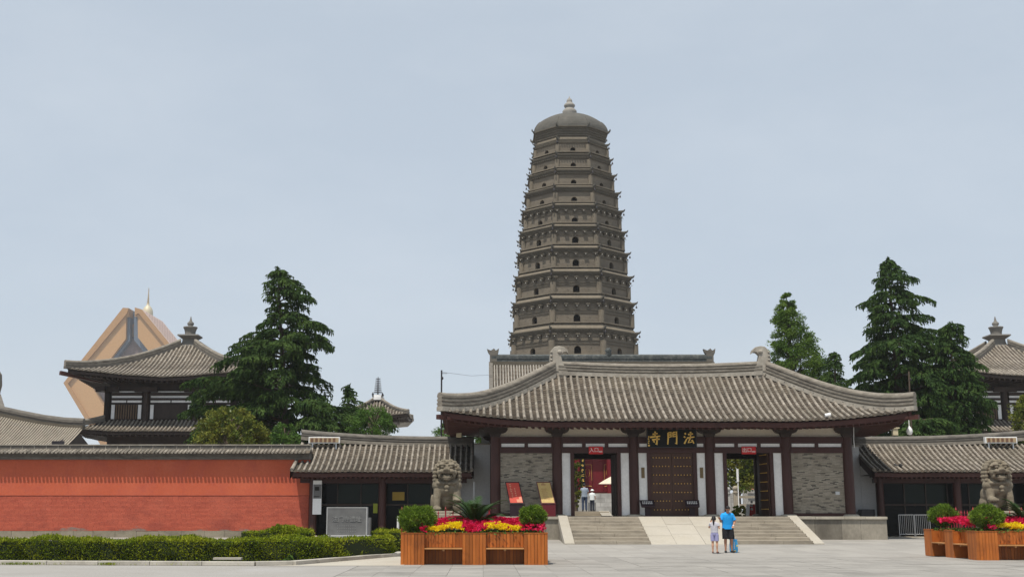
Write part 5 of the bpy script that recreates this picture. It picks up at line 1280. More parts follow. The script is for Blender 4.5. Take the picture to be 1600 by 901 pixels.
def leafy(prof_px, Y, label, mat, nclump, nleaf, ll, lw, seed, base_px, zmin, cat='tree', name='leafy_tree', csize=.5, group=None, trunk=True, flatten=.75, up=.2, shell=.35):
    """broad leaved crown: leaf clumps on limbs, filling the outline's depth"""
    rg = np.random.default_rng(seed); rd = random.Random(seed); bx = xat(base_px, 690, Y)
    rows = sorted((zat(y, Y), bx-xat(a, y, Y), xat(b, y, Y)-bx) for y, a, b in prof_px)
    z0, z1 = rows[0][0], rows[-1][0]
    e = empty(name, (bx, Y, zmin), label, cat, group=group); C, D = [], []; limbs = MB()
    area = [(r[1]+r[2]) for r in rows]
    k = 0
    while k < nclump:
        z = rd.uniform(z0, z1); le, re = interp(rows, z)
        if rd.random() > max(.22, (le+re)/max(area)): continue
        k += 1
        ph = rd.uniform(0, 2*math.pi); r = rd.uniform(shell, 1)**.5; cx = (re-le)/2; w = (le+re)/2
        p = Vector((bx+cx+w*r*math.cos(ph)*.93, Y+w*r*math.sin(ph)*.9, z))
        cs = csize*rd.uniform(.6, 1.2)*max(.4, min(1, w/1.0)); n = int(nleaf*rd.uniform(.6, 1.2))
        P = rg.normal(size=(n, 3)); P /= np.linalg.norm(P, axis=1, keepdims=True); P *= (rg.random((n, 1))**.4)*cs; P[:, 2] *= flatten
        d = P/cs+rg.normal(size=P.shape)*.5; d[:, 2] += up
        C.append(P+np.array(p)); D.append(d)
        if trunk and k % 3 == 0: limbs.tube([(bx+cx*.3, Y, max(zmin, z-w*.5-.3)), ((bx+p.x)/2, (Y+p.y)/2, z-w*.2), p], [.05, .03, .01], 5)
    C, D = np.concatenate(C), np.concatenate(D)
    V, Fq = leaf_quads(C, D, ll*(.7+.6*rng.random(len(C))), lw*(.7+.6*rng.random(len(C))))
    np_mesh('crown', V, Fq, mat, e, (bx, Y, zmin))
    if trunk:
        MB().tube([(bx, Y, zmin-.1), (bx+.05, Y, (zmin+z1)/2), (bx, Y, z1-.3)], [.16+.01*(z1-zmin), .10, .02], 8).obj('trunk', M['bark'], e)
        if limbs.v: limbs.obj('limbs', M['bark'], e, kind='stuff')
    return e
leafy([(459,1224,1232),(470,1220,1238),(482,1213,1244),(495,1211,1250),(508,1208,1256),(522,1206,1266),(538,1205,1276),(552,1205,1285),(566,1204,1295),(580,1206,1304),(595,1215,1312),(615,1230,1325),(640,1235,1330)],
      85, 'narrow light green redwood behind the right end of the gate ridge', M['redwood'], 430, 110, .21, .06, 21, 1240, 1.3, csize=.55, name='redwood_tree', up=-.1, flatten=.55)
leafy([(638,345,372),(645,330,390),(655,318,402),(668,306,415),(682,300,425),(700,298,430)], 68, 'yellow green magnolia with glossy leaves below the left cedar', M['magnolia'], 150, 70, .17, .085, 22, 360, .3, csize=.38, name='magnolia_tree')
leafy([(660,436,452),(668,430,462),(680,425,470),(700,422,475)], 66.5, 'small feathery yellow green bush right of the magnolia', M['bush'], 46, 70, .16, .05, 23, 446, .3, csize=.32, name='bush', cat='bush')
leafy([(612,1597,1625),(625,1588,1640),(640,1582,1650),(660,1580,1660),(680,1583,1660),(700,1588,1660)], 68, 'yellow green glossy magnolia cut by the right edge', M['magnolia'], 110, 70, .17, .085, 24, 1615, .3, csize=.36, name='magnolia_tree')
leafy([(640,560,612),(648,548,614),(660,545,612),(672,545,610),(690,545,610)], 72, 'light green bushes beneath the spired tower', M['bush'], 90, 80, .16, .06, 25, 585, .3, csize=.36, name='bush', cat='bush')
leafy([(664,690,702),(670,682,722),(680,676,728),(695,676,728)], 70, 'light feathery treetop between the left side hall and gate', M['bush'], 40, 60, .2, .04, 26, 706, .3, csize=.32, name='bush', cat='bush')
leafy([(694,1128,1184),(705,1126,1186),(720,1126,1186),(740,1126,1186),(752,1128,1186),(762,1135,1180)], 79, 'magnolia tree in the courtyard seen through the exit doorway', M['magnolia'], 110, 60, .24, .11, 27, 1150, 1.56, csize=.5, name='magnolia_tree')
leafy([(716,893,905),(730,892,908),(750,892,910),(775,892,908),(792,892,903)], 72, 'yellow green shrub at the left edge of the entrance doorway', M['magnolia'], 60, 60, .13, .06, 28, 897, 1.56, csize=.3, name='bush', cat='bush')
leafy([(790,1148,1162),(795,1145,1168),(803,1144,1170),(806,1146,1168)], 68, 'bright yellow green low shrub inside the exit doorway', M['hedge'], 40, 50, .11, .06, 29, 1157, 1.45, csize=.2, name='bush', cat='bush', trunk=False)

leafy([(672,730,770),(684,726,774),(700,724,776)], 70, 'light green shrub behind the white link wall left of the gate', M['bush'], 50, 70, .14, .06, 30, 750, .3, csize=.3, name='bush', cat='bush')
# ================================================================ hedges and kerbs
def hedge(outline, z0, z1, label, seed, dens=900, ll=.075, group=None, mat='hedge', round_=.08):
    """clipped hedge over a ground outline (list of x, y): inner body plus leaves over top and sides"""
    rg = np.random.default_rng(seed); n = len(outline)
    cx = sum(p[0] for p in outline)/n; cy = sum(p[1] for p in outline)/n
    e = empty('clipped_hedge', (cx, cy, z0), label, 'hedge', group=group)
    ins = [(cx+(x-cx)*.995, cy+(y-cy)*.95) for x, y in outline]
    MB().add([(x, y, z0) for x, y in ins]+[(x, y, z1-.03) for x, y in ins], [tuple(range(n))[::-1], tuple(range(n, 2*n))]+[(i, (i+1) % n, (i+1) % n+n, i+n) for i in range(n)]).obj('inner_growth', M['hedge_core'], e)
    P, D = [], []
    und = lambda X, Yy: .05*np.sin(X*1.7+seed)+.035*np.sin(X*4.1+Yy*2)+.02*np.sin(X*9.3)
    tot = 0
    for i in range(n):
        (xa, ya), (xb, yb) = outline[i], outline[(i+1) % n]; Ls = math.hypot(xb-xa, yb-ya); nx, ny = (yb-ya)/Ls, -(xb-xa)/Ls
        if (cx-(xa+xb)/2)*nx+(cy-(ya+yb)/2)*ny > 0: nx, ny = -nx, -ny
        m = int(Ls*(z1-z0)*dens); u = rg.random(m); w = rg.random(m)
        X = xa+(xb-xa)*u; Yy = ya+(yb-ya)*u; Z = z0+(z1-z0)*w; bulge = und(X, Z*3)*1.2+rg.normal(size=m)*.035-.10*np.clip(w-.85, 0, 1)*5*.2
        P.append(np.stack([X+nx*bulge, Yy+ny*bulge, Z+und(X, Yy)*w], 1)); D.append(np.stack([nx+rg.normal(size=m)*.5, ny+rg.normal(size=m)*.5, .5+rg.normal(size=m)*.5], 1))
    # top
    xs = [p[0] for p in outline]; ys = [p[1] for p in outline]; A = (max(xs)-min(xs))*(max(ys)-min(ys)); m = int(A*dens)
    X = rg.uniform(min(xs), max(xs), m); Yy = rg.uniform(min(ys), max(ys), m); inside = np.zeros(m, bool)
    for i in range(n):
        (xa, ya), (xb, yb) = outline[i], outline[(i+1) % n]
        cond = ((ya > Yy) != (yb > Yy)) & (X < (xb-xa)*(Yy-ya)/((yb-ya) if yb != ya else 1e-9)+xa); inside ^= cond
    X, Yy = X[inside], Yy[inside]; m = len(X)
    P.append(np.stack([X, Yy, z1+und(X, Yy)+rg.normal(size=m)*.03], 1)); D.append(np.stack([rg.normal(size=m)*.5, rg.normal(size=m)*.5-.1, 1+rg.normal(size=m)*.3], 1))
    C, D = np.concatenate(P), np.concatenate(D)
    # a few longer sprigs
    m = int(A*25); i_ = rg.integers(0, len(X), m); S = np.stack([X[i_], Yy[i_], z1+.05+und(X[i_], Yy[i_])+rg.random(m)*.05], 1); C = np.concatenate([C, S]); D = np.concatenate([D, np.stack([rg.normal(size=m)*.3, rg.normal(size=m)*.3, np.ones(m)], 1)])
    V, Fq = leaf_quads(C, D, ll*(.7+.7*rng.random(len(C))), ll*.5*(.7+.6*rng.random(len(C)))); np_mesh('foliage', V, Fq, M[mat], e, (cx, cy, z0))
    return e
MB().add([(-40,36.9,.03),(-6.2,35.75,.03),(-3.1,42.6,.03),(-3.4,52,.03),(-9,61,.03),(-40,61,.03)], [(0,1,2,3,4,5)]).obj('planting_bed', M['soil'], kind='structure')
hedge([(-18.5,37.9),(-5.8,37.3),(-5.0,37.9),(-3.15,42.2),(-3.9,42.7),(-5.7,39.2),(-18.5,39.3)], .03, .66, 'long low clipped hedge along the kerb in front of the red wall', 31, 1000)
p = at(508, 822, 45.3); 
hedge([(-8.9,44.4),(-6.35,44.3),(-6.35,45.6),(-8.9,45.6)], .03, .80, 'clipped hedge block left of the carved grey stone', 33, 900)
hedge([(-4.05,44.6),(-2.7,44.4),(-2.7,46),(-4.05,46)], .03, .80, 'clipped hedge block between the carved stone and the planter', 34, 900)
leafy([(820,432,456),(825,420,472),(832,415,482),(842,412,488)], 45.0, 'rounded bright green bush at the hedge end beside the stone', M['hedge'], 110, 110, .085, .04, 35, 448, .05, csize=.22, name='bush', cat='bush', trunk=False)
# kerb stones
kp = [(-34, 36.35), (-17.5, 36.3), (-6.6, 35.2), (-5.6, 35.6), (-3.05, 42.4), (-3.0, 44)]
kerb = MB().add([(x, y-.2, -.01) for x, y in kp]+[(x, y+.2, -.01) for x, y in kp], [(i, i+1, i+7, i+6) for i in range(5)]).obj('kerb', M['kerb'], kind='structure')
for (xa, ya), (xb, yb) in zip(kp, kp[1:]):
    Ls = math.hypot(xb-xa, yb-ya); m = max(1, round(Ls/1.6))
    for k in range(m):
        a = Vector((xa+(xb-xa)*k/m, ya+(yb-ya)*k/m, .065)); b = Vector((xa+(xb-xa)*(k+1)/m, ya+(yb-ya)*(k+1)/m, .065)); d = (b-a).normalized()*.006
        mb = MB(); mb.bar(a+d, b-d, .24, .13+random.uniform(-.008, .008)); mb.obj('kerb_stone', M['kerb'], kerb, at_=a, bevel=.015)
o = MB().box(-.42, .42, -.12, .12, 0, .07).obj('loose_stone', M['ramp'], local=True, bevel=.01); o.location = (onground(370, 878).x, 36.25, .13); tag(o, 'loose pale stone slab lying on the kerb before the hedge', 'stone')
MB().add([(-6.4,35.0,.012),(-2.3,35.2,.012),(-2.5,42.3,.012),(-3.0,42.3,.012),(-5.4,35.7,.012)], [(0,1,2,3,4)]).obj('pavement', M['ramp'], kind='structure')
rg = np.random.default_rng(44)   # weeds along the kerb
n = 420; gx = np.concatenate([rg.normal(onground(68, 878).x, .35, 200), rg.uniform(-17, -7, 80), rg.normal(onground(195, 879).x, .12, 140)]); gp = np.stack([gx, 36.12-.08*rg.random(n)-(gx+17.5)*.098*(gx > -17.5), .03+.04*rg.random(n)], 1); gd = rg.normal(size=(n, 3))*.4; gd[:, 2] = 1
V, Fq = leaf_quads(gp, gd, .09, .014); np_mesh('weeds', V, Fq, M['hedge'])['kind'] = 'stuff'
# light leafy weed in the hedge foot
leafy([(866,444,454),(870,440,458),(876,440,458)], 37.1, 'pale leafy weed growing at the hedge foot', M['bush'], 10, 26, .10, .06, 45, 449, .03, csize=.12, name='weed', cat='plant', trunk=False)

M['carving'] = flat('pale carved line', (.27,.27,.265), .85)
# ================================================================ carved stone
sb = empty('carved_stone', (-4.95, 43.2, .03), 'grey granite slab with carved inscription on a pale block base among hedges', 'inscribed stone')
x0, x1 = at(510, 830, 43).x, at(573, 830, 43).x
MB().box(x0, x1, 43, 43.34, zat(836, 43), zat(792, 43)).obj('slab', M['granite'], sb, bevel=.012)
for a, b, c, d in ((x0-.006, x1+.006, zat(793.2, 43), zat(791.6, 43)), (x0-.006, x0+.03, zat(836, 43), zat(793.3, 43)), (x1-.03, x1+.006, zat(836, 43), zat(793.3, 43))): MB().box(a, b, 42.99, 43.35, c, d).obj('slab_edge', M['granite_pale'], sb)
MB().box(x0-.07, x1+.12, 42.75, 43.6, .0, zat(835.5, 43)).obj('base_block', M['granite_pale'], sb, bevel=.015)
text_mesh('inscription', '法门寺遗址', .21, M['carving'], sb, ((x0+x1)/2+4.95-.0, 42.988-43.2, zat(811, 43)-.03), .004)
mb = MB()
for r_ in range(3):
    for k in range(9):
        x = (x0+x1)/2-.34+k*.078; z = zat(821+r_*4.2, 43); w_ = random.uniform(.03, .06)
        mb.box(x, x+w_, 42.992, 43.0, z, z+.012); mb.box(x+.01, x+.022, 42.992, 43.0, z-.02, z+.03)
mb.obj('small_inscription', M['carving'], sb, kind='stuff')
o = MB().box(at(574.5, 830, 44.5).x, at(578.5, 830, 44.5).x, 44.5, 44.9, .03, zat(808, 44.5)).obj('stone_post', M['granite'], None, (at(576, 830, 44.5).x, 44.7, .03)); tag(o, 'narrow grey stone post close behind the carved stone', 'post')
a = at(622, 830, 46); o = MB().cyl((a.x, 46, .03), (a.x, 46, zat(806, 46)), .055, .05, 10).obj('white_post', M['white_paint'], None, (a.x, 46, .03)); tag(o, 'thin white post left of the round shrub on the left planter', 'post')

# ================================================================ flower planters with benches
def planter(x0, y0, w, d, label):
    """square planter: three pillars and two seats to a side, every board a piece"""
    H = .91; e = empty('flower_planter', (x0+w/2, y0+d/2, 0), label, 'planter', group='wooden bench planters')
    plm = {}
    def board(cx, cy, z0, z1, ang, bw, name='plank'):
        key = (round(bw, 3), round(z1-z0, 3))
        if key not in plm:
            o = MB().box(-bw/2+.005, bw/2-.005, -.018, .018, 0, z1-z0).obj(name, M['plank'], local=True); plm[key] = o.data; COL.objects.unlink(o); bpy.data.objects.remove(o)
        o = link_mesh(name, plm[key], e, (cx-(x0+w/2), cy-(y0+d/2), z0), (0, 0, ang)); return o
    for side in range(4):
        Lw = w if side % 2 == 0 else d
        ang = [0, math.pi/2, 0, math.pi/2][side]
        def pos(u, inset): return [(x0+u, y0+inset), (x0+w-inset, y0+u), (x0+u, y0+d-inset), (x0+inset, y0+u)][side]
        pw = .70*Lw/4.33; sw = (Lw-3*pw)/2
        segs = [(0, pw, 0), (pw, pw+sw, 1), (pw+sw, 2*pw+sw, 0), (2*pw+sw, 2*pw+2*sw, 1), (2*pw+2*sw, Lw, 0)]
        for a, b, seat in segs:
            nb_ = max(2, round((b-a)/.105)); bw = (b-a)/nb_
            for k in range(nb_):
                u = a+bw*(k+.5)
                if not seat:
                    board(*pos(u, .02), .0, H, ang, bw)
                else:
                    board(*pos(u, .30), .50, H-.01, ang, bw); board(*pos(u, .52), 0, .47, ang, bw)
            if seat:
                p, q = pos(a+.003, .0), pos(b-.003, .5); xa, xb = sorted((p[0], q[0])); ya, yb = sorted((p[1], q[1])); hx = .0
                for k in range(4):
                    pa, pb = pos(a+.003, -.03+k*.128), pos(b-.003, -.03+k*.128+.12); xa, xb = sorted((pa[0], pb[0])); ya, yb = sorted((pa[1], pb[1]))
                    MB().box(xa, xb, ya, yb, .455, .49).obj('seat_board', M['seat_wood'], e)
                pa, pb = pos((a+b)/2-.03, .0), pos((a+b)/2+.03, .5); xa, xb = sorted((pa[0], pb[0])); ya, yb = sorted((pa[1], pb[1])); MB().box(xa, xb, ya, yb, .40, .454).obj('seat_bearer', M['seat_wood'], e)
            else:
                for u in (a+.02, b-.02):
                    if .1 < u < Lw-.1:
                        pa, pb = pos(u-.016, .04), pos(u+.016, .52); xa, xb = sorted((pa[0], pb[0])); ya, yb = sorted((pa[1], pb[1])); MB().box(xa, xb, ya, yb, .0, H-.02).obj('cheek_board', M['plank'], e)
            pa, pb = pos(a, -.012 if not seat else .27), pos(b, .09 if not seat else .35); xa, xb = sorted((pa[0], pb[0])); ya, yb = sorted((pa[1], pb[1])); MB().box(xa+.002, xb-.002, ya+.002, yb-.002, H+.001 if side % 2 == 0 else H+.004, H+.022).obj('top_rail', M['plank'], e)
    MB().box(x0+.34, x0+w-.34, y0+.34, y0+d-.34, .5, H-.03).obj('soil_bed', M['soil'], e)
    for ax in (x0+.06, x0+w/2-.29, x0+w-.64):
        for ay in (y0+.06, y0+d/2-.29, y0+d-.64):
            if abs(ax-(x0+w/2-.29)) < .1 and abs(ay-(y0+d/2-.29)) < .1: continue
            MB().box(ax, ax+.58, ay, ay+.58, .55, H-.04).obj('pillar_soil', M['soil'], e); MB().box(x0+.56, x0+w-.56, y0+.56, y0+d-.56, .01, .499).obj('dark_backing', M['soil'], e)  # dark box added behind the planks to keep light out of their gaps
    return e
LP = planter(-2.44, 35.8, 4.35, 4.4, 'orange slatted wooden bench planter in the left foreground with full front view')
RP = planter(15.93, 39.1, 4.35, 4.6, 'orange slatted wooden bench planter cut by the right edge')
def flowers(rgn, label, cat, mat, seed, n, z, size, hump=.1):
    rg = np.random.default_rng(seed); P, D = [], []
    pts = []
    while len(pts) < n:
        x, y = rg.uniform(rgn[0], rgn[1]), rg.uniform(rgn[2], rgn[3])
        if rgn[4](x, y): pts.append((x, y))
    for x, y in pts:
        zz = z+hump*rg.random()+rgn[5](x, y); k = 5; a0 = rg.random()*6.28; tilt = rg.normal(size=2)*.5; s = size*rg.uniform(.7, 1.2)
        for j in range(k):
            a = a0+j*6.283/k; d = np.array([math.cos(a), math.sin(a), .25+.3*rg.random()]); d[2] += -tilt[0]*math.cos(a)-.5*math.sin(a)*-1*(-.9); P.append(np.array([x, y, zz])+d*s*.5); D.append(d)
    V, Fq = leaf_quads(np.array(P), np.array(D), size, size*.85)
    o = np_mesh('flower_bed', V, Fq, mat); o['kind'] = 'stuff'; tag(o, label, cat); return o
def greens(rgn, seed, n, z):
    rg = np.random.default_rng(seed); x = rg.uniform(rgn[0], rgn[1], n); y = rg.uniform(rgn[2], rgn[3], n); P = np.stack([x, y, z+.10*rg.random(n)], 1); d = rg.normal(size=(n, 3)); d[:, 2] = abs(d[:, 2])
    V, Fq = leaf_quads(P, d, .09, .045); o = np_mesh('flower_leaves', V, Fq, M['bush']); o['kind'] = 'stuff'; return o
for (X0, Y0_, W_, D_, lab, sd) in ((-2.44, 35.8, 4.35, 4.4, 'left', 51), (15.93, 39.1, 4.35, 4.6, 'right', 61)):
    xa, xb, ya, yb = X0+.75, X0+W_-.1, Y0_+.1, Y0_+D_-.1
    pill = lambda x, y: 0
    hz_ = lambda x, y, Y0_=Y0_: .05+.24*min(1, (y-Y0_)/2.0)+.03*math.sin(x*5.3)
    def yel(x, y, X0=X0, Y0_=Y0_, W_=W_):
        u = (x-X0)/W_; v = y-Y0_; edge = 1.0+.3*math.sin(u*21)+.14*math.sin(u*47)
        return (.17 < u < .42 or .57 < u < .83) and v < edge*.85+.1 and v > .34 or (lab == 'right' and (x-X0) < .75 and 2.6 < v < 3.0)
    rj = random.Random(sd)
    def red(x, y, X0=X0, Y0_=Y0_, W_=W_):
        u = (x-X0)/W_; seat_u = .165 < u < .415 or .585 < u < .835
        return (not yel(x, y) or rj.random() < .12) and not (seat_u and y-Y0_ < .34)
    flowers((X0+.1, X0+W_-.1, Y0_+.12, Y0_+1.2, yel, hz_), f'yellow flowers along the front of the {lab} planter', 'flowers', M['petal_yellow'], sd, 1150, .91, .066, .10)
    flowers((X0+.55, X0+W_-.08, Y0_+.12, Y0_+D_-.15, red, hz_), f'magenta petunias massed in the {lab} planter', 'flowers', M['petal_pink'], sd+1, 2300, .90, .082, .14)
    if lab == 'right': flowers((X0+.1, X0+.6, Y0_+1.0, Y0_+3.6, red, hz_), 'magenta petunias along the shaded left side of the right planter', 'flowers', M['petal_pink'], sd+3, 160, .92, .11, .1)
    greens((X0+.15, X0+W_-.1, Y0_+.12, Y0_+D_-.15), sd+2, 2600, .88)
def globe(c, rx, rz, label, seed, n=5200, sparse=.0):
    rg = np.random.default_rng(seed); e = empty('globe_shrub', (c[0], c[1], .9), label, 'shrub', group=None)
    d = rg.normal(size=(n, 3)); d /= np.linalg.norm(d, axis=1, keepdims=True)
    lump = 1+.10*np.sin(d[:, 0]*5+seed)*np.cos(d[:, 2]*4)+.08*np.sin(d[:, 0]*11+d[:, 2]*9+d[:, 1]*7)
    r = (.55+.45*rg.random((n, 1))**.6)*lump[:, None]; P = d*r*[rx, rx, rz]; P[:, 2] += rz*.02
    dd = d+rg.normal(size=d.shape)*.55; dd[:, 2] += .25
    V, Fq = leaf_quads(P+np.array(c), dd, .10*(.7+.7*rng.random(n)), .026*(.8+.5*rng.random(n))); np_mesh('foliage', V, Fq, M['globe'], e, (c[0], c[1], .9))
    mb = MB()
    for k in range(5): a = k*1.3; mb.tube([(c[0]+.03*math.cos(a), c[1]+.03*math.sin(a), .8), (c[0]+.10*math.cos(a), c[1]+.1*math.sin(a), c[2]-rz*.6), (c[0]+.5*rx*math.cos(a), c[1]+.5*rx*math.sin(a), c[2])], [.022, .018, .008], 5)
    mb.obj('stems', M['bark'], e, kind='stuff'); return e
def gpx(x0, x1, y0, y1, Y): a = at(x0, y1, Y); b = at(x1, y0, Y); return ((a.x+b.x)/2, Y, (a.z+b.z)/2), (b.x-a.x)/2, (b.z-a.z)/2
c, rx, rz = gpx(622, 682, 789, 832, 36.5); globe(c, rx, rz, 'larger round green shrub on the left pillar of the left planter', 71, 6500)
c, rx, rz = gpx(811, 853, 789, 823, 36.4); globe(c, rx, rz, 'smaller round green shrub on the right pillar of the left planter', 72, 5200)
c, rx, rz = gpx(1452, 1494, 788, 822, 43.2); globe(c, rx, rz, 'round shrub on the far corner of the right planter', 73, 5200)
c, rx, rz = gpx(1518, 1566, 788, 826, 39.7); globe(c, rx, rz, 'round shrub on the near corner of the right planter', 74, 5600)
def cycad(c, label, seed, scale=1):
    rd = random.Random(seed); e = empty('cycad_palm', c, label, 'palm')
    MB().lathe((0,0,-.5), [(.16,0),(.2,.3),(.19,.55),(.05,.66)], 10).obj('trunk', M['bark'], e, local=True)
    for k in range(44):
        ph = k*2.39996; el = rd.uniform(.0, 1.3); Lf = rd.uniform(.95, 1.2)*scale
        d = Vector((math.cos(ph), math.sin(ph), 0)); pts = []
        for j in range(9):
            s = j/8; a = el-1.25*s*s*.8
            pts.append(Vector((0,0,.08)) if j == 0 else pts[-1]+(d*math.cos(a)+Vector((0,0,math.sin(a))))*Lf/8)
        mb = MB(); mb.tube(pts, [.014]*6+[.008]*3, 4)
        side = Vector((-d.y, d.x, 0))
        for j in range(1, 26):
            s = j/26*8; i = min(7, int(s)); p = pts[i].lerp(pts[i+1], s-i); t = (pts[i+1]-pts[i]).normalized(); ll = .24*scale*(math.sin(math.pi*min(1, .12+j/26*.9)))**.6
            for sd in (-1, 1):
                v = (side*sd+t*.7+Vector((0,0,.22))).normalized(); tip = p+v*ll-Vector((0,0,.04*ll)); w = t*.024
                mb.add([p-w, p+w, tip], [(0,1,2)])
        mb.obj('frond', M['cycad'], e, local=True)
    return e
p = at(742, 806, 37.8); cycad((p.x, 37.8, 1.0), 'dark green cycad palm among the flowers of the left planter', 81, 1.18)
p = at(1600, 800, 41.2); cycad((p.x, 41.2, 1.05), 'dark green cycad palm of the right planter at the right edge', 82, 1.0)
# ================================================================ thin poles, lamps above the roofs
for (px, y0, y1, Y, lab) in ((690, 578, 640, 66, 'thin dark pole standing behind the left eave tip'), (1420, 580, 660, 66.3, 'thin rusty pole standing behind the right eave tip')):
    a = at(px, y1, Y); b = at(px, y0, Y); e = empty('thin_pole', (a.x, Y, .26), lab, 'pole')
    MB().cyl((a.x, Y, .26), b, .05, .045, 8).obj('shaft', M['charcoal'] if px < 800 else M['bark'], e)
    s_ = 1 if px < 800 else -1
    MB().cyl(b+Vector((0,0,-.18)), b+Vector((s_*.32,0,-.18)), .016, .012, 6).obj('arm', M['charcoal'], e); MB().ell(b+Vector((.05,-.03,-.45)), (.06,.06,.09), 8, 6).obj('fitting', M['charcoal'], e)
w = MB(); a, b = at(691, 581, 66), at(770, 585, 90); w.tube([a, (a+b)/2-Vector((0,0,.15)), b], .008, 4)
tag(w.obj('wire', M['charcoal']), 'thin wire running from the left pole to the hall behind', 'wire')
for (px, py, Y, lab) in ((717, 676, 60.5, 'beige box lamp under the left eave of the gate'), (1398, 673, 61.0, 'beige box lamp under the right eave of the gate')):
    p = at(px, py, Y); e = empty('box_lamp', p, lab, 'lamp', group='beige box lamps')
    MB().box(-.13, .13, -.12, .12, -.22, .12).obj('housing', M['beige'], e, local=True, bevel=.01); MB().box(-.2, .2, -.17, .17, .12, .18).obj('hood', M['beige'], e, local=True); MB().cyl((0,.0,.18), (0,.0,.75), .02, .02, 6).obj('rod', M['charcoal'], e, local=True)
p = at(1421, 672, 57.6); e = empty('dome_camera', p, 'white hanging dome camera under the right eave tip', 'camera')
MB().lathe((0,0,0), [(.03,-.22),(.11,-.18),(.15,-.06),(.13,.06),(.05,.18),(.03,.2)], 12).obj('housing', M['white_paint'], e, local=True); MB().cyl((0,0,.18), (0,0,.62), .022, .022, 6).obj('stem', M['white_paint'], e, local=True)
# ================================================================ stone lions, pedestals and railings
def finish(o, name, mats, parent, mods, smooth=True):
    """bake the modifier stack of a helper object into a clean mesh object"""
    for t, kw in mods:
        m = o.modifiers.new(t.lower(), t)
        for k, v in kw.items(): setattr(m, k, v)
    dg = bpy.context.evaluated_depsgraph_get(); me = bpy.data.meshes.new_from_object(o.evaluated_get(dg))
    par, loc = o.parent, o.location.copy(); bpy.data.objects.remove(o); me.name = name
    me.materials.clear()
    for m in (mats if isinstance(mats, (list, tuple)) else [mats]): me.materials.append(m)
    me.polygons.foreach_set('use_smooth', [smooth]*len(me.polygons))
    return link_mesh(name, me, parent, (0,0,0))
def lion_parts(flip):
    f = flip   # +1: raised paw on +x
    mb = MB(); E = lambda c, r, n=14, k=9: mb.ell((c[0]*f, c[1], c[2]), r, n, k)
    def cap(p, q, r0, r1, st=6):
        for i in range(st+1):
            t = i/st; E([p[j]+(q[j]-p[j])*t for j in range(3)], [r0+(r1-r0)*t]*3, 10, 7)
    for s in (-1, 1):
        E((s*.34, .26, .30), (.23, .36, .32)); E((s*.40, .02, .10), (.13, .24, .11)); E((s*.30, .18, .62), (.24, .34, .34))
        cap((s*.33, -.14, .92), (s*.36, -.27, .52), .19, .155); E((s*.36, -.12, .98), (.22, .24, .22))
    E((0, .14, .66), (.40, .42, .60)); E((0, -.12, .84), (.42, .30, .32)); E((0, -.02, 1.12), (.43, .38, .34)); E((0, .1, 1.35), (.44, .42, .38))
    cap((-.36, -.27, .52), (-.375, -.34, .10), .15, .135); E((-.38, -.47, .09), (.19, .22, .11))
    for k in range(4): E((-.38+(k-1.5)*.092, -.66, .085), (.05, .075, .07), 9, 6)
    cap((.36, -.27, .52), (.40, -.42, .40), .15, .14); E((.41, -.54, .44), (.18, .20, .12))
    for k in range(4): E((.41+(k-1.5)*.088, -.71, .415), (.05, .075, .075), 9, 6)
    for s in (-1, 1): E((s*.2, -.34, 1.07), (.21, .1, .09)); E((s*.36, -.2, 1.12), (.12, .14, .10))
    E((0, -.42, 1.05), (.16, .1, .08))
    # head
    E((0, -.12, 1.52), (.39, .38, .35)); E((0, -.30, 1.66), (.30, .26, .20))
    E((0, -.50, 1.515), (.27, .15, .10)); E((0, -.62, 1.575), (.115, .08, .075))
    for s in (-1, 1):
        E((s*.075, -.655, 1.555), (.045, .04, .04), 8, 6); E((s*.19, -.565, 1.50), (.12, .10, .085)); E((s*.30, -.42, 1.46), (.10, .14, .12))
        E((s*.165, -.555, 1.665), (.075, .06, .06)); E((s*.17, -.535, 1.755), (.125, .085, .055)); E((s*.30, -.44, 1.71), (.09, .09, .06))
        E((s*.43, -.18, 1.62), (.07, .13, .12)); E((s*.245, -.56, 1.415), (.03, .03, .07), 8, 6); E((s*.27, -.42, 1.33), (.07, .15, .10))
    E((0, -.44, 1.265), (.245, .19, .075)); E((0, -.52, 1.20), (.14, .10, .06)); E((0, -.28, 1.30), (.22, .12, .12))
    for k in range(6): E(((k-2.5)*.072, -.585, 1.335), (.03, .025, .035), 6, 5); E(((k-2.5)*.075, -.60, 1.44), (.03, .025, .03), 6, 5)
    # mane curls in rows round the head and down the neck
    rows_ = [(1.90, .17, 7), (1.84, .30, 11), (1.73, .40, 13), (1.60, .455, 14), (1.46, .475, 14), (1.32, .48, 14), (1.18, .475, 12)]
    for zz, rr, n in rows_:
        for k in range(n):
            a = math.pi*(-.12)+math.pi*1.24*k/(n-1)
            E((rr*math.cos(a), -.06+rr*math.sin(a)*.95, zz), (.088, .088, .085), 8, 6)
            E((rr*1.13*math.cos(a), -.06+rr*1.13*math.sin(a)*.95, zz), (.04, .04, .04), 6, 5)
    for k in range(7): a = math.pi*k/6; E((.25*math.cos(a), -.47+.02*abs(math.cos(a)), 1.77+.07*math.sin(a)), (.065, .07, .055), 8, 6)
    for k in range(6): E((.03*math.sin(k*2), .56-.02*k, .55+.13*k), (.16-.012*k, .09, .11), 8, 6)
    E((-.58, .3, .35), (.07, .16, .3))
    return mb
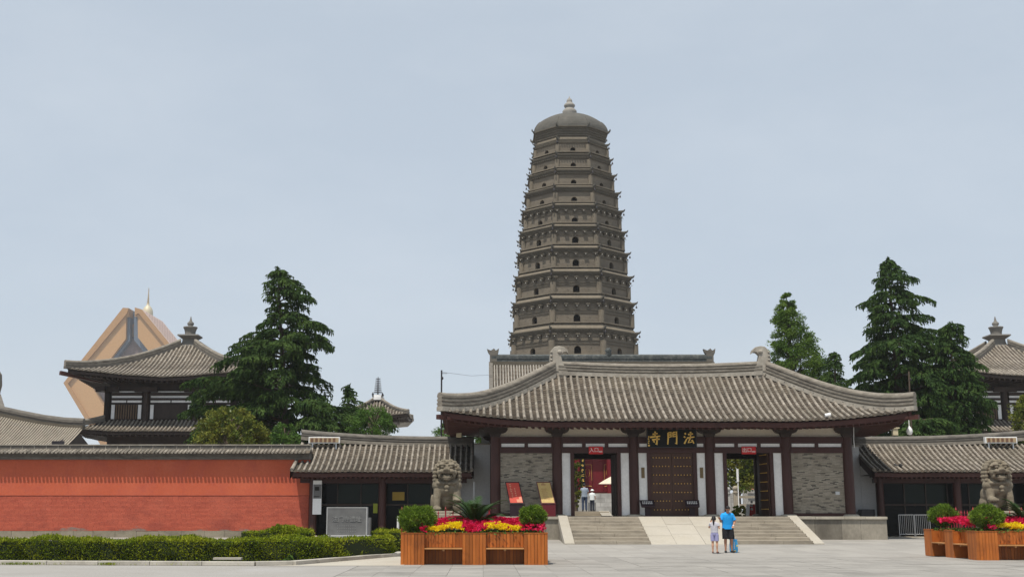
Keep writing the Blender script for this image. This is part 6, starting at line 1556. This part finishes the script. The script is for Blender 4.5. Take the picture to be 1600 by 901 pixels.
def lion(loc, rz, flip, label):
    e = empty('stone_lion', loc, label, 'stone lion', rz=rz, group='pair of stone guardian lions')
    o = lion_parts(flip).obj('tmp', M['lion'], local=True)
    finish(o, 'body', M['lion'], e, [('REMESH', dict(mode='VOXEL', voxel_size=.021)), ('SMOOTH', dict(factor=.4, iterations=2))])
    mb = MB(); mb.lathe((.41*flip, -.56, .17), [(.02,-.17),(.12,-.13),(.18,0),(.14,.12),(.02,.17)], 12); mb.obj('ball', M['lion'], e, local=True)
    mb = MB(); mb.ell((0, -.50, .90), (.10, .08, .09), 10, 7); mb.ell((0, -.51, .77), (.075, .065, .07), 10, 7); mb.obj('bell', M['lion'], e, local=True)
    MB().box(-.62, .62, -.78, .66, -.09, .02).obj('foot_slab', M['lion_ped'], e, local=True, bevel=.015)
    return e
def pedestal(x, y, label, bottom):
    e = empty('lion_pedestal', (x, y, 0), label, 'pedestal', group='lion pedestals')
    MB().box(-.92, .92, -.92, .92, 0, .22).obj('foot', M['lion_ped'], e, local=True, bevel=.02)
    MB().box(-.74, .74, -.80, .74, .22, 1.22).obj('die', M['lion'], e, local=True, bevel=.02)
    MB().box(-.55, .55, -.825, -.80, .35, 1.08).obj('carved_panel', M['lion_ped'], e, local=True, bevel=.01)
    MB().box(-.86, .86, -.94, .84, 1.22, 1.46).obj('cap', M['lion_ped'], e, local=True, bevel=.03)
    # railing round it
    r = empty('red_railing', (x, y, 0), label.replace('stone pedestal', 'red iron railing around the pedestal'), 'railing', group='red railings round the lions')
    s = 1.62; top = 1.45
    pk = None
    for a in range(4):
        c, sn = [(1,0),(0,1),(-1,0),(0,-1)][a]; T = lambda u: (u*c+s*sn, u*sn-s*c)
        for z in (.25, top-.22): p, q = T(-s), T(s); MB().bar((*p, z), (*q, z), .03, .035).obj('rail', M['red_rail'], r, local=True)
        for k in range(12):
            u = -s+2*s*k/12; p = T(u); thick = k in (0, 6)
            if pk is None or thick:
                m = MB(); hh = top+(.13 if thick else .0); w = .028 if thick else .017
                m.cyl((0,0,0), (0,0,hh), w, w, 6); m.lathe((0,0,hh), [(w,0),(w*2,.03),(w*1.1,.06),(.003,.15)], 6)
                o = m.obj('post' if thick else 'picket', M['red_rail'], r, local=True)
                if not thick: pk = o.data
            else: o = link_mesh('picket', pk, r)
            o.location = (*p, 0)
    return e
pedestal(-1.39, 46.2, 'stone pedestal under the left lion behind the palm', 0); pedestal(19.75, 46.2, 'stone pedestal under the right lion behind the planter', 0)
lion((-1.39, 46.2, 1.55), R(0), 1, 'left stone guardian lion facing forward with one paw on a ball')
lion((19.75, 46.2, 1.55), R(0), -1, 'right stone guardian lion turned slightly sideways at the right edge')

# ================================================================ people
def merge(mb, name, mat, parent, vox, it=3):
    o = mb.obj('tmp', mat, local=True)
    return finish(o, name, mat, parent, [('REMESH', dict(mode='VOXEL', voxel_size=vox)), ('SMOOTH', dict(factor=.5, iterations=it))])
def chain(mb, pts, n=10):
    """tapered limb: rounded joints joined by tapered tubes"""
    for (p, r0), (q, r1) in zip(pts, pts[1:]): mb.tube([p, q], [r0, r1], n)
    for p, r0 in pts: mb.ell(p, (r0, r0, r0), n, 7)
def oval_stack(mb, secs, n=14):
    """rings of (centre, rx, ry) stacked along a bent spine"""
    rings = []
    for i, (c, rx, ry) in enumerate(secs):
        d = (secs[min(i+1, len(secs)-1)][0]-secs[max(i-1, 0)][0]).normalized(); r_ = Vector((1, 0, 0)); f_ = d.cross(r_).normalized()
        rings.append([c+r_*rx*math.cos(2*math.pi*j/n)+f_*ry*math.sin(2*math.pi*j/n) for j in range(n)])
    mb.loft(rings, True, True, True)
def person(loc, rz, label, h, pose, cols, group=None, vox=.0085):
    """pose: joint -> (x, y, z) for a 1.75 m figure facing -y, scaled to h; one remeshed skin, clothes over it"""
    k = h/1.75; e = empty('person', loc, label, 'person', rz=rz, group=group)
    J = {a: Vector(b)*k for a, b in pose.items() if a[0] != '_'}; r = lambda v: v*k; W_ = pose.get('_w', 1.0)
    fw = Vector(pose.get('_face', (0, -1, 0))); up = (J['head']-J['neck']).normalized(); fw = (fw-up*fw.dot(up)).normalized(); rt = up.cross(fw)
    pel, wai, che, nek, hed = J['pelvis'], J['waist'], J['chest'], J['neck'], J['head']
    secs = [(pel-Vector((0,0,r(.09))), .13, .095), (pel, .165, .118), (wai, .142, .105), (wai.lerp(che, .55), .160, .115), (che, .178, .115), (che.lerp(nek, .55), .15, .095), (nek-Vector((0,0,r(.03))), .075, .066)]
    mb = MB(); oval_stack(mb, [(c, r(a)*W_, r(b)*W_) for c, a, b in secs])
    chain(mb, [(nek-Vector((0,0,r(.05))), r(.062)), (nek.lerp(hed, .45), r(.054))])
    kb = k; k = k*pose.get('_hd', 1)
    hc = hed+up*r(.035)
    mb.ell(hc, (r(.076), r(.088), r(.105)), 14, 10); mb.ell(hed-up*r(.035)+fw*r(.025), (r(.055), r(.058), r(.06)), 12, 8)
    mb.tube([hc+fw*r(.084)+up*r(.0), hc+fw*r(.106)-up*r(.038), hc+fw*r(.085)-up*r(.044)], [r(.010), r(.016), r(.011)], 8)
    for s_ in (-1, 1): mb.ell(hc+rt*s_*r(.078)-up*r(.012), (r(.014), r(.020), r(.030)), 8, 6)
    k = kb
    for s in ('L', 'R'):
        sg = -1 if s == 'L' else 1
        chain(mb, [(J['sh'+s]-Vector((0,0,r(.02))), r(.046)*W_), (J['sh'+s].lerp(J['el'+s], .4), r(.050)*W_), (J['el'+s], r(.041)), (J['el'+s].lerp(J['wr'+s], .3), r(.041)), (J['wr'+s], r(.027))])
        d = (J['wr'+s]-J['el'+s]).normalized(); side = d.cross(Vector((0, -.2, 1))).normalized(); nrm = side.cross(d).normalized()
        for q in range(4):
            o0 = J['wr'+s]+d*r(.02)+side*r((q-1.5)*.012); o1 = J['wr'+s]+d*r(.085)+side*r((q-1.5)*.021); ln = r((.066, .076, .071, .056)[q])
            chain(mb, [(o0, r(.016)), (o1, r(.0125)), (o1+d*ln*.5+nrm*r(.008), r(.0105)), (o1+d*ln*.93+nrm*r(.028), r(.009))], 6)
        t0 = J['wr'+s]+d*r(.03)+side*sg*-r(.022); t1 = t0+d*r(.03)+side*sg*-r(.028); chain(mb, [(t0, r(.015)), (t1, r(.0125)), (t1+d*r(.038)+side*sg*-r(.006)+nrm*r(.012), r(.010))], 6)
        ca = J['kn'+s].lerp(J['an'+s], .32)+Vector((0, r(.016), 0))
        chain(mb, [(J['hip'+s], r(.092)*W_), (J['hip'+s].lerp(J['kn'+s], .5), r(.076)*W_), (J['kn'+s], r(.056)), (ca, r(.056)), (J['kn'+s].lerp(J['an'+s], .75), r(.040)), (J['an'+s], r(.036))])
        chain(mb, [(J['an'+s]-Vector((0,0,r(.03))), r(.034)), (J['to'+s], r(.030))])
    body = merge(mb, 'body', cols['skin'], e, vox*max(.8, k))
    # shirt
    g = r(.014); sl = pose.get('_sleeve', .8); hem = pose.get('_hem', 0)
    mb = MB(); hz_ = pel+Vector((0,0,r(hem)))
    s2 = [(hz_, .172, .128), (pel.lerp(wai, .6) if hem < .08 else hz_.lerp(wai, .5), .166, .122)]+[(c, a*1.0+.012, b+.012) for c, a, b in secs[3:6]]+[(che.lerp(nek, .8), .105, .085), (nek-Vector((0,0,r(.02))), .068, .066)]
    oval_stack(mb, [(c, r(a)*W_+g*.6, r(b)*W_+g*.6) for c, a, b in s2])
    for s in ('L', 'R'):
        end = J['sh'+s].lerp(J['el'+s], sl); chain(mb, [(che.lerp(J['sh'+s], .5), r(.085)*W_), (J['sh'+s]-Vector((0,0,r(.012))), r(.064)*W_)]); mb.tube([J['sh'+s]-Vector((0,0,r(.012))), J['sh'+s].lerp(end, .6), end], [r(.064)*W_, r(.064)*W_, r(.070)*W_], 12)
    merge(mb, 'shirt', cols['shirt'], e, .011*max(.8, k), 2)
    # shorts or trousers
    ln = pose.get('_leg', .85); mb = MB()
    oval_stack(mb, [(pel-Vector((0,0,r(.10))), r(.15)*W_, r(.115)*W_), (pel, r(.178)*W_, r(.132)*W_), (pel.lerp(wai, .55), r(.158)*W_, r(.122)*W_)])
    for s in ('L', 'R'):
        if ln <= 1: end = J['hip'+s].lerp(J['kn'+s], ln); mb.tube([J['hip'+s]+Vector((0,0,r(.03))), J['hip'+s].lerp(end, .5), end], [r(.104)*W_, r(.102)*W_, r(.100)*W_], 14)
        else: mb.tube([J['hip'+s]+Vector((0,0,r(.03))), J['hip'+s].lerp(J['kn'+s], .5), J['kn'+s], J['an'+s]+Vector((0,0,r(.0)))], [r(.104), r(.09), r(.075), r(.068)], 14)
    merge(mb, 'trousers', cols['trousers'], e, .011*max(.8, k), 2)
    for s in ('L', 'R'):
        d = (J['to'+s]-J['an'+s]); d.z = 0; d.normalize(); mb = MB()
        chain(mb, [(J['an'+s]+Vector((0,0,-r(.04)))-d*r(.035), r(.042)), (J['to'+s]+Vector((0,0,r(.008))), r(.042)), (J['to'+s]+d*r(.06), r(.034))], 8); mb.v = [(x, y, max(z, .002)) for x, y, z in mb.v]; mb.obj('shoe', cols['shoe'], e, local=True)
    # hair over the back and top of the skull, hairline lifted over the face
    k = k*pose.get('_hd', 1); mb = MB(); rings = []; c = hc
    for i in range(8):
        ring = []
        for j in range(18):
            a = 2*math.pi*j/18; fr = math.cos(a); low0 = -.75 if fr < .05 else (-.75+1.35*min(1, fr/.55)); th_ = low0+(math.pi/2-low0)*i/7
            ring.append(c+(fw*fr*.100+rt*math.sin(a)*.088)*k*math.cos(th_)+up*r(.118)*math.sin(th_)-fw*r(.006))
        rings.append(ring)
    mb.loft(rings, True, True, True); mb.obj('hair', cols.get('hair', M['hair']), e, local=True)
    for s_ in (-1, 1):
        MB().ell(hc+fw*r(.083)+rt*s_*r(.031)-up*r(.002), (r(.012), r(.010), r(.007)), 8, 5).obj('eye', M['hair'], body, local=True)
        MB().bar(hc+fw*r(.088)+rt*s_*r(.016)+up*r(.020), hc+fw*r(.080)+rt*s_*r(.048)+up*r(.022), r(.01), r(.008)).obj('eyebrow', M['hair'], body, local=True)
    MB().bar(hed+fw*r(.083)-rt*r(.024)-up*r(.045), hed+fw*r(.083)+rt*r(.024)-up*r(.045), r(.012), r(.012)).obj('mouth', flat('lips', (.36,.13,.11), .5), body, local=True)
    return e, J, kb
STAND = dict(pelvis=(0,0,.93), waist=(0,.0,1.08), chest=(0,0,1.30), neck=(0,.0,1.49), head=(0,-.015,1.60), shL=(-.17,0,1.385), shR=(.17,0,1.385), elL=(-.25,.02,1.14), elR=(.25,.02,1.14), wrL=(-.25,-.08,.89), wrR=(.25,-.08,.89),
   hipL=(-.095,0,.86), hipR=(.095,0,.86), knL=(-.10,-.01,.49), knR=(.10,-.01,.49), anL=(-.105,.02,.085), anR=(.105,.02,.085), toL=(-.12,-.11,.035), toR=(.12,-.11,.035))
# man in the blue shirt, head bowed, one hand out to the girl, the other at his belly (x is picture right, he faces the camera)
mp_ = dict(STAND, chest=(0,-.02,1.30), neck=(0,-.06,1.485), head=(.0,-.135,1.575), elL=(-.27,-.06,1.14), wrL=(-.33,-.27,1.22), elR=(.275,-.02,1.13), wrR=(.16,-.23,.97), _face=(0,-.85,-.5), _sleeve=.82, _leg=.98, _hem=-.08, _w=1.18, knR=(.12,-.05,.49), anR=(.13,.0,.085), toR=(.17,-.12,.035))
pm = onground(1138.5, 862.5); man, J, k = person((pm.x, pm.y, 0), R(0), 'person in bright blue shirt and black shorts, head bowed, reaching towards the child', 1.80, mp_, dict(skin=M['skin_tan'], shirt=M['shirt_blue'], trousers=M['shorts_black'], shoe=M['shoe']))
d = (J['wrR']-J['elR']).normalized(); MB().tube([J['wrR']-d*.035, J['wrR']+d*.0], .038, 10).obj('wrist_watch', M['watch'], man, local=True)
# girl seen from behind, one arm raised with a phone, pony tail
gp_ = dict(STAND, elR=(.26,-.10,1.20), wrR=(.20,-.26,1.43), elL=(-.24,.02,1.17), wrL=(-.17,-.17,1.28), _face=(.12,-1,-.05), head=(.01,-.02,1.575), _hd=1.22, _sleeve=.55, _leg=.80, _hem=.03)
pg_ = onground(1117.5, 863.5); girl, J, k = person((pg_.x, pg_.y, 0), R(180-20), 'small person in grey top and lilac shorts seen from behind, with ponytail and raised arm', 1.39, gp_, dict(skin=M['skin'], shirt=M['girl_top'], trousers=M['girl_shorts'], shoe=M['sandal']))
hb = J['head']+Vector((0,.10,.06))*k; mb = MB(); chain(mb, [(hb, .03), (hb+Vector((0,.05,-.03)), .036), (hb+Vector((0,.07,-.14)), .033), (hb+Vector((0,.05,-.24)), .012)], 8); mb.obj('ponytail', M['hair'], girl, local=True)
gm = Matrix.Rotation(R(160), 4, 'Z')
hp = gm @ (J['wrR']+(J['wrR']-J['elR']).normalized()*.10*k); o = MB().box(-.035, .035, -.006, .006, -.06, .07).obj('phone', M['black_lacquer'], local=True, bevel=.004); o.location = (pg_.x+hp.x, pg_.y+hp.y, hp.z+.02); o.rotation_euler = (R(15), R(12), R(40)); tag(o, 'small dark phone held up in the child\'s raised hand', 'phone')
# blue printed bag on the ground
pb = onground(1147.5, 862.5); bg_ = empty('shopping_bag', (pb.x, pb.y+.1, 0), 'sky blue printed plastic bag standing at the feet of the person in blue', 'bag')
mb = MB(); ring = []
for i, (z, w_, d_) in enumerate(((0, .125, .07), (.06, .15, .09), (.3, .145, .085), (.44, .14, .05), (.50, .15, .02))): ring.append([Vector((w_*sx*(1+.05*math.sin(i*3+q)), d_*sy, z+.012*math.sin(q*2.1+i))) for q, (sx, sy) in enumerate(((-1,-.8),(-.3,-1.05),(.3,-1),(1,-.8),(1,.8),(.3,1),(-.3,1.05),(-1,.8)))])
mb.loft(ring, True, True, True); mb.obj('sack', M['bag_blue'], bg_, local=True)
mb = MB()
for (x, z, rx, rz_) in ((-.06,.05,.06,.035),(.03,.06,.045,.03)): mb.ell((x, -.088, z), (rx, .012, rz_), 8, 5)
for (x, z) in ((-.10,.20),(.115,.25)): mb.ell((x, -.075, z), (.028, .014, .04), 8, 5)
mb.obj('yellow_print', M['bag_yellow'], bg_, local=True, kind='stuff'); MB().ell((-.085, -.075, .14), (.03, .016, .06), 8, 5).obj('green_print', M['bag_green'], bg_, local=True)
MB().bar((.01,-.094,.14), (.015,-.082,.40), .022, .004).obj('white_print', M['sign_white'], bg_, local=True)
for s in (-1, 1): MB().tube([(-.07, s*.02, .48), (-.05, s*.03, .58), (.05, s*.03, .58), (.07, s*.02, .48)], .007, 5).obj('handle', M['white_paint'], bg_, local=True)
# two figures in the courtyard beyond the entrance, seen from behind
pw = dict(STAND, _face=(0,-1,-.2), head=(0,-.05,1.585), neck=(0,-.02,1.48), elL=(-.24,-.05,1.16), wrL=(-.17,-.22,1.02), elR=(.24,-.05,1.16), wrR=(.17,-.22,1.02), _sleeve=.8, _leg=2, _hem=-.05, _w=1.08)
a = at(913.5, 797.5, 73.5); person((a.x, 73.5, 1.56), R(180), 'person in grey blue shirt and jeans seen from behind inside the entrance', 1.70, pw, dict(skin=M['skin_tan'], shirt=M['shirt_grey'], trousers=M['jeans'], shoe=M['shoe']))
a = at(925.5, 797.5, 74.5); ch_, J, k = person((a.x, 74.5, 1.56), R(150), 'small person in white top and white hat inside the entrance', 1.35, dict(pw, _leg=2), dict(skin=M['skin'], shirt=M['white_cloth'], trousers=M['navy'], shoe=M['shoe']))
MB().lathe(J['head'], [(.17*k,.045*k),(.16*k,.06*k),(.105*k,.07*k),(.10*k,.13*k),(.06*k,.165*k),(.01*k,.17*k)], 14).obj('hat', M['white_cloth'], ch_, local=True)
a = at(966.5, 797.5, 76); person((a.x, 76, 1.56), R(60), 'person in violet blue top half hidden by the entrance door leaf', 1.62, dict(pw), dict(skin=M['skin_tan'], shirt=M['violet'], trousers=M['navy'], shoe=M['shoe']))
# ================================================================ summer haze: one closed box of thin air round everything
m = bpy.data.materials.new('haze'); m.use_nodes = True; n = m.node_tree.nodes; n.clear()
out = n.new('ShaderNodeOutputMaterial'); pv = n.new('ShaderNodeVolumePrincipled'); pv.inputs['Color'].default_value = (.92,.95,1,1); pv.inputs['Density'].default_value = .00017; pv.inputs['Anisotropy'].default_value = .3
m.node_tree.links.new(pv.outputs[0], out.inputs['Volume'])
MB().box(-4100, 4100, -80, 6100, -1.2, 175).obj('haze', m, kind='stuff')
SC.cycles.volume_bounces = 1; SC.cycles.volume_step_rate = 5
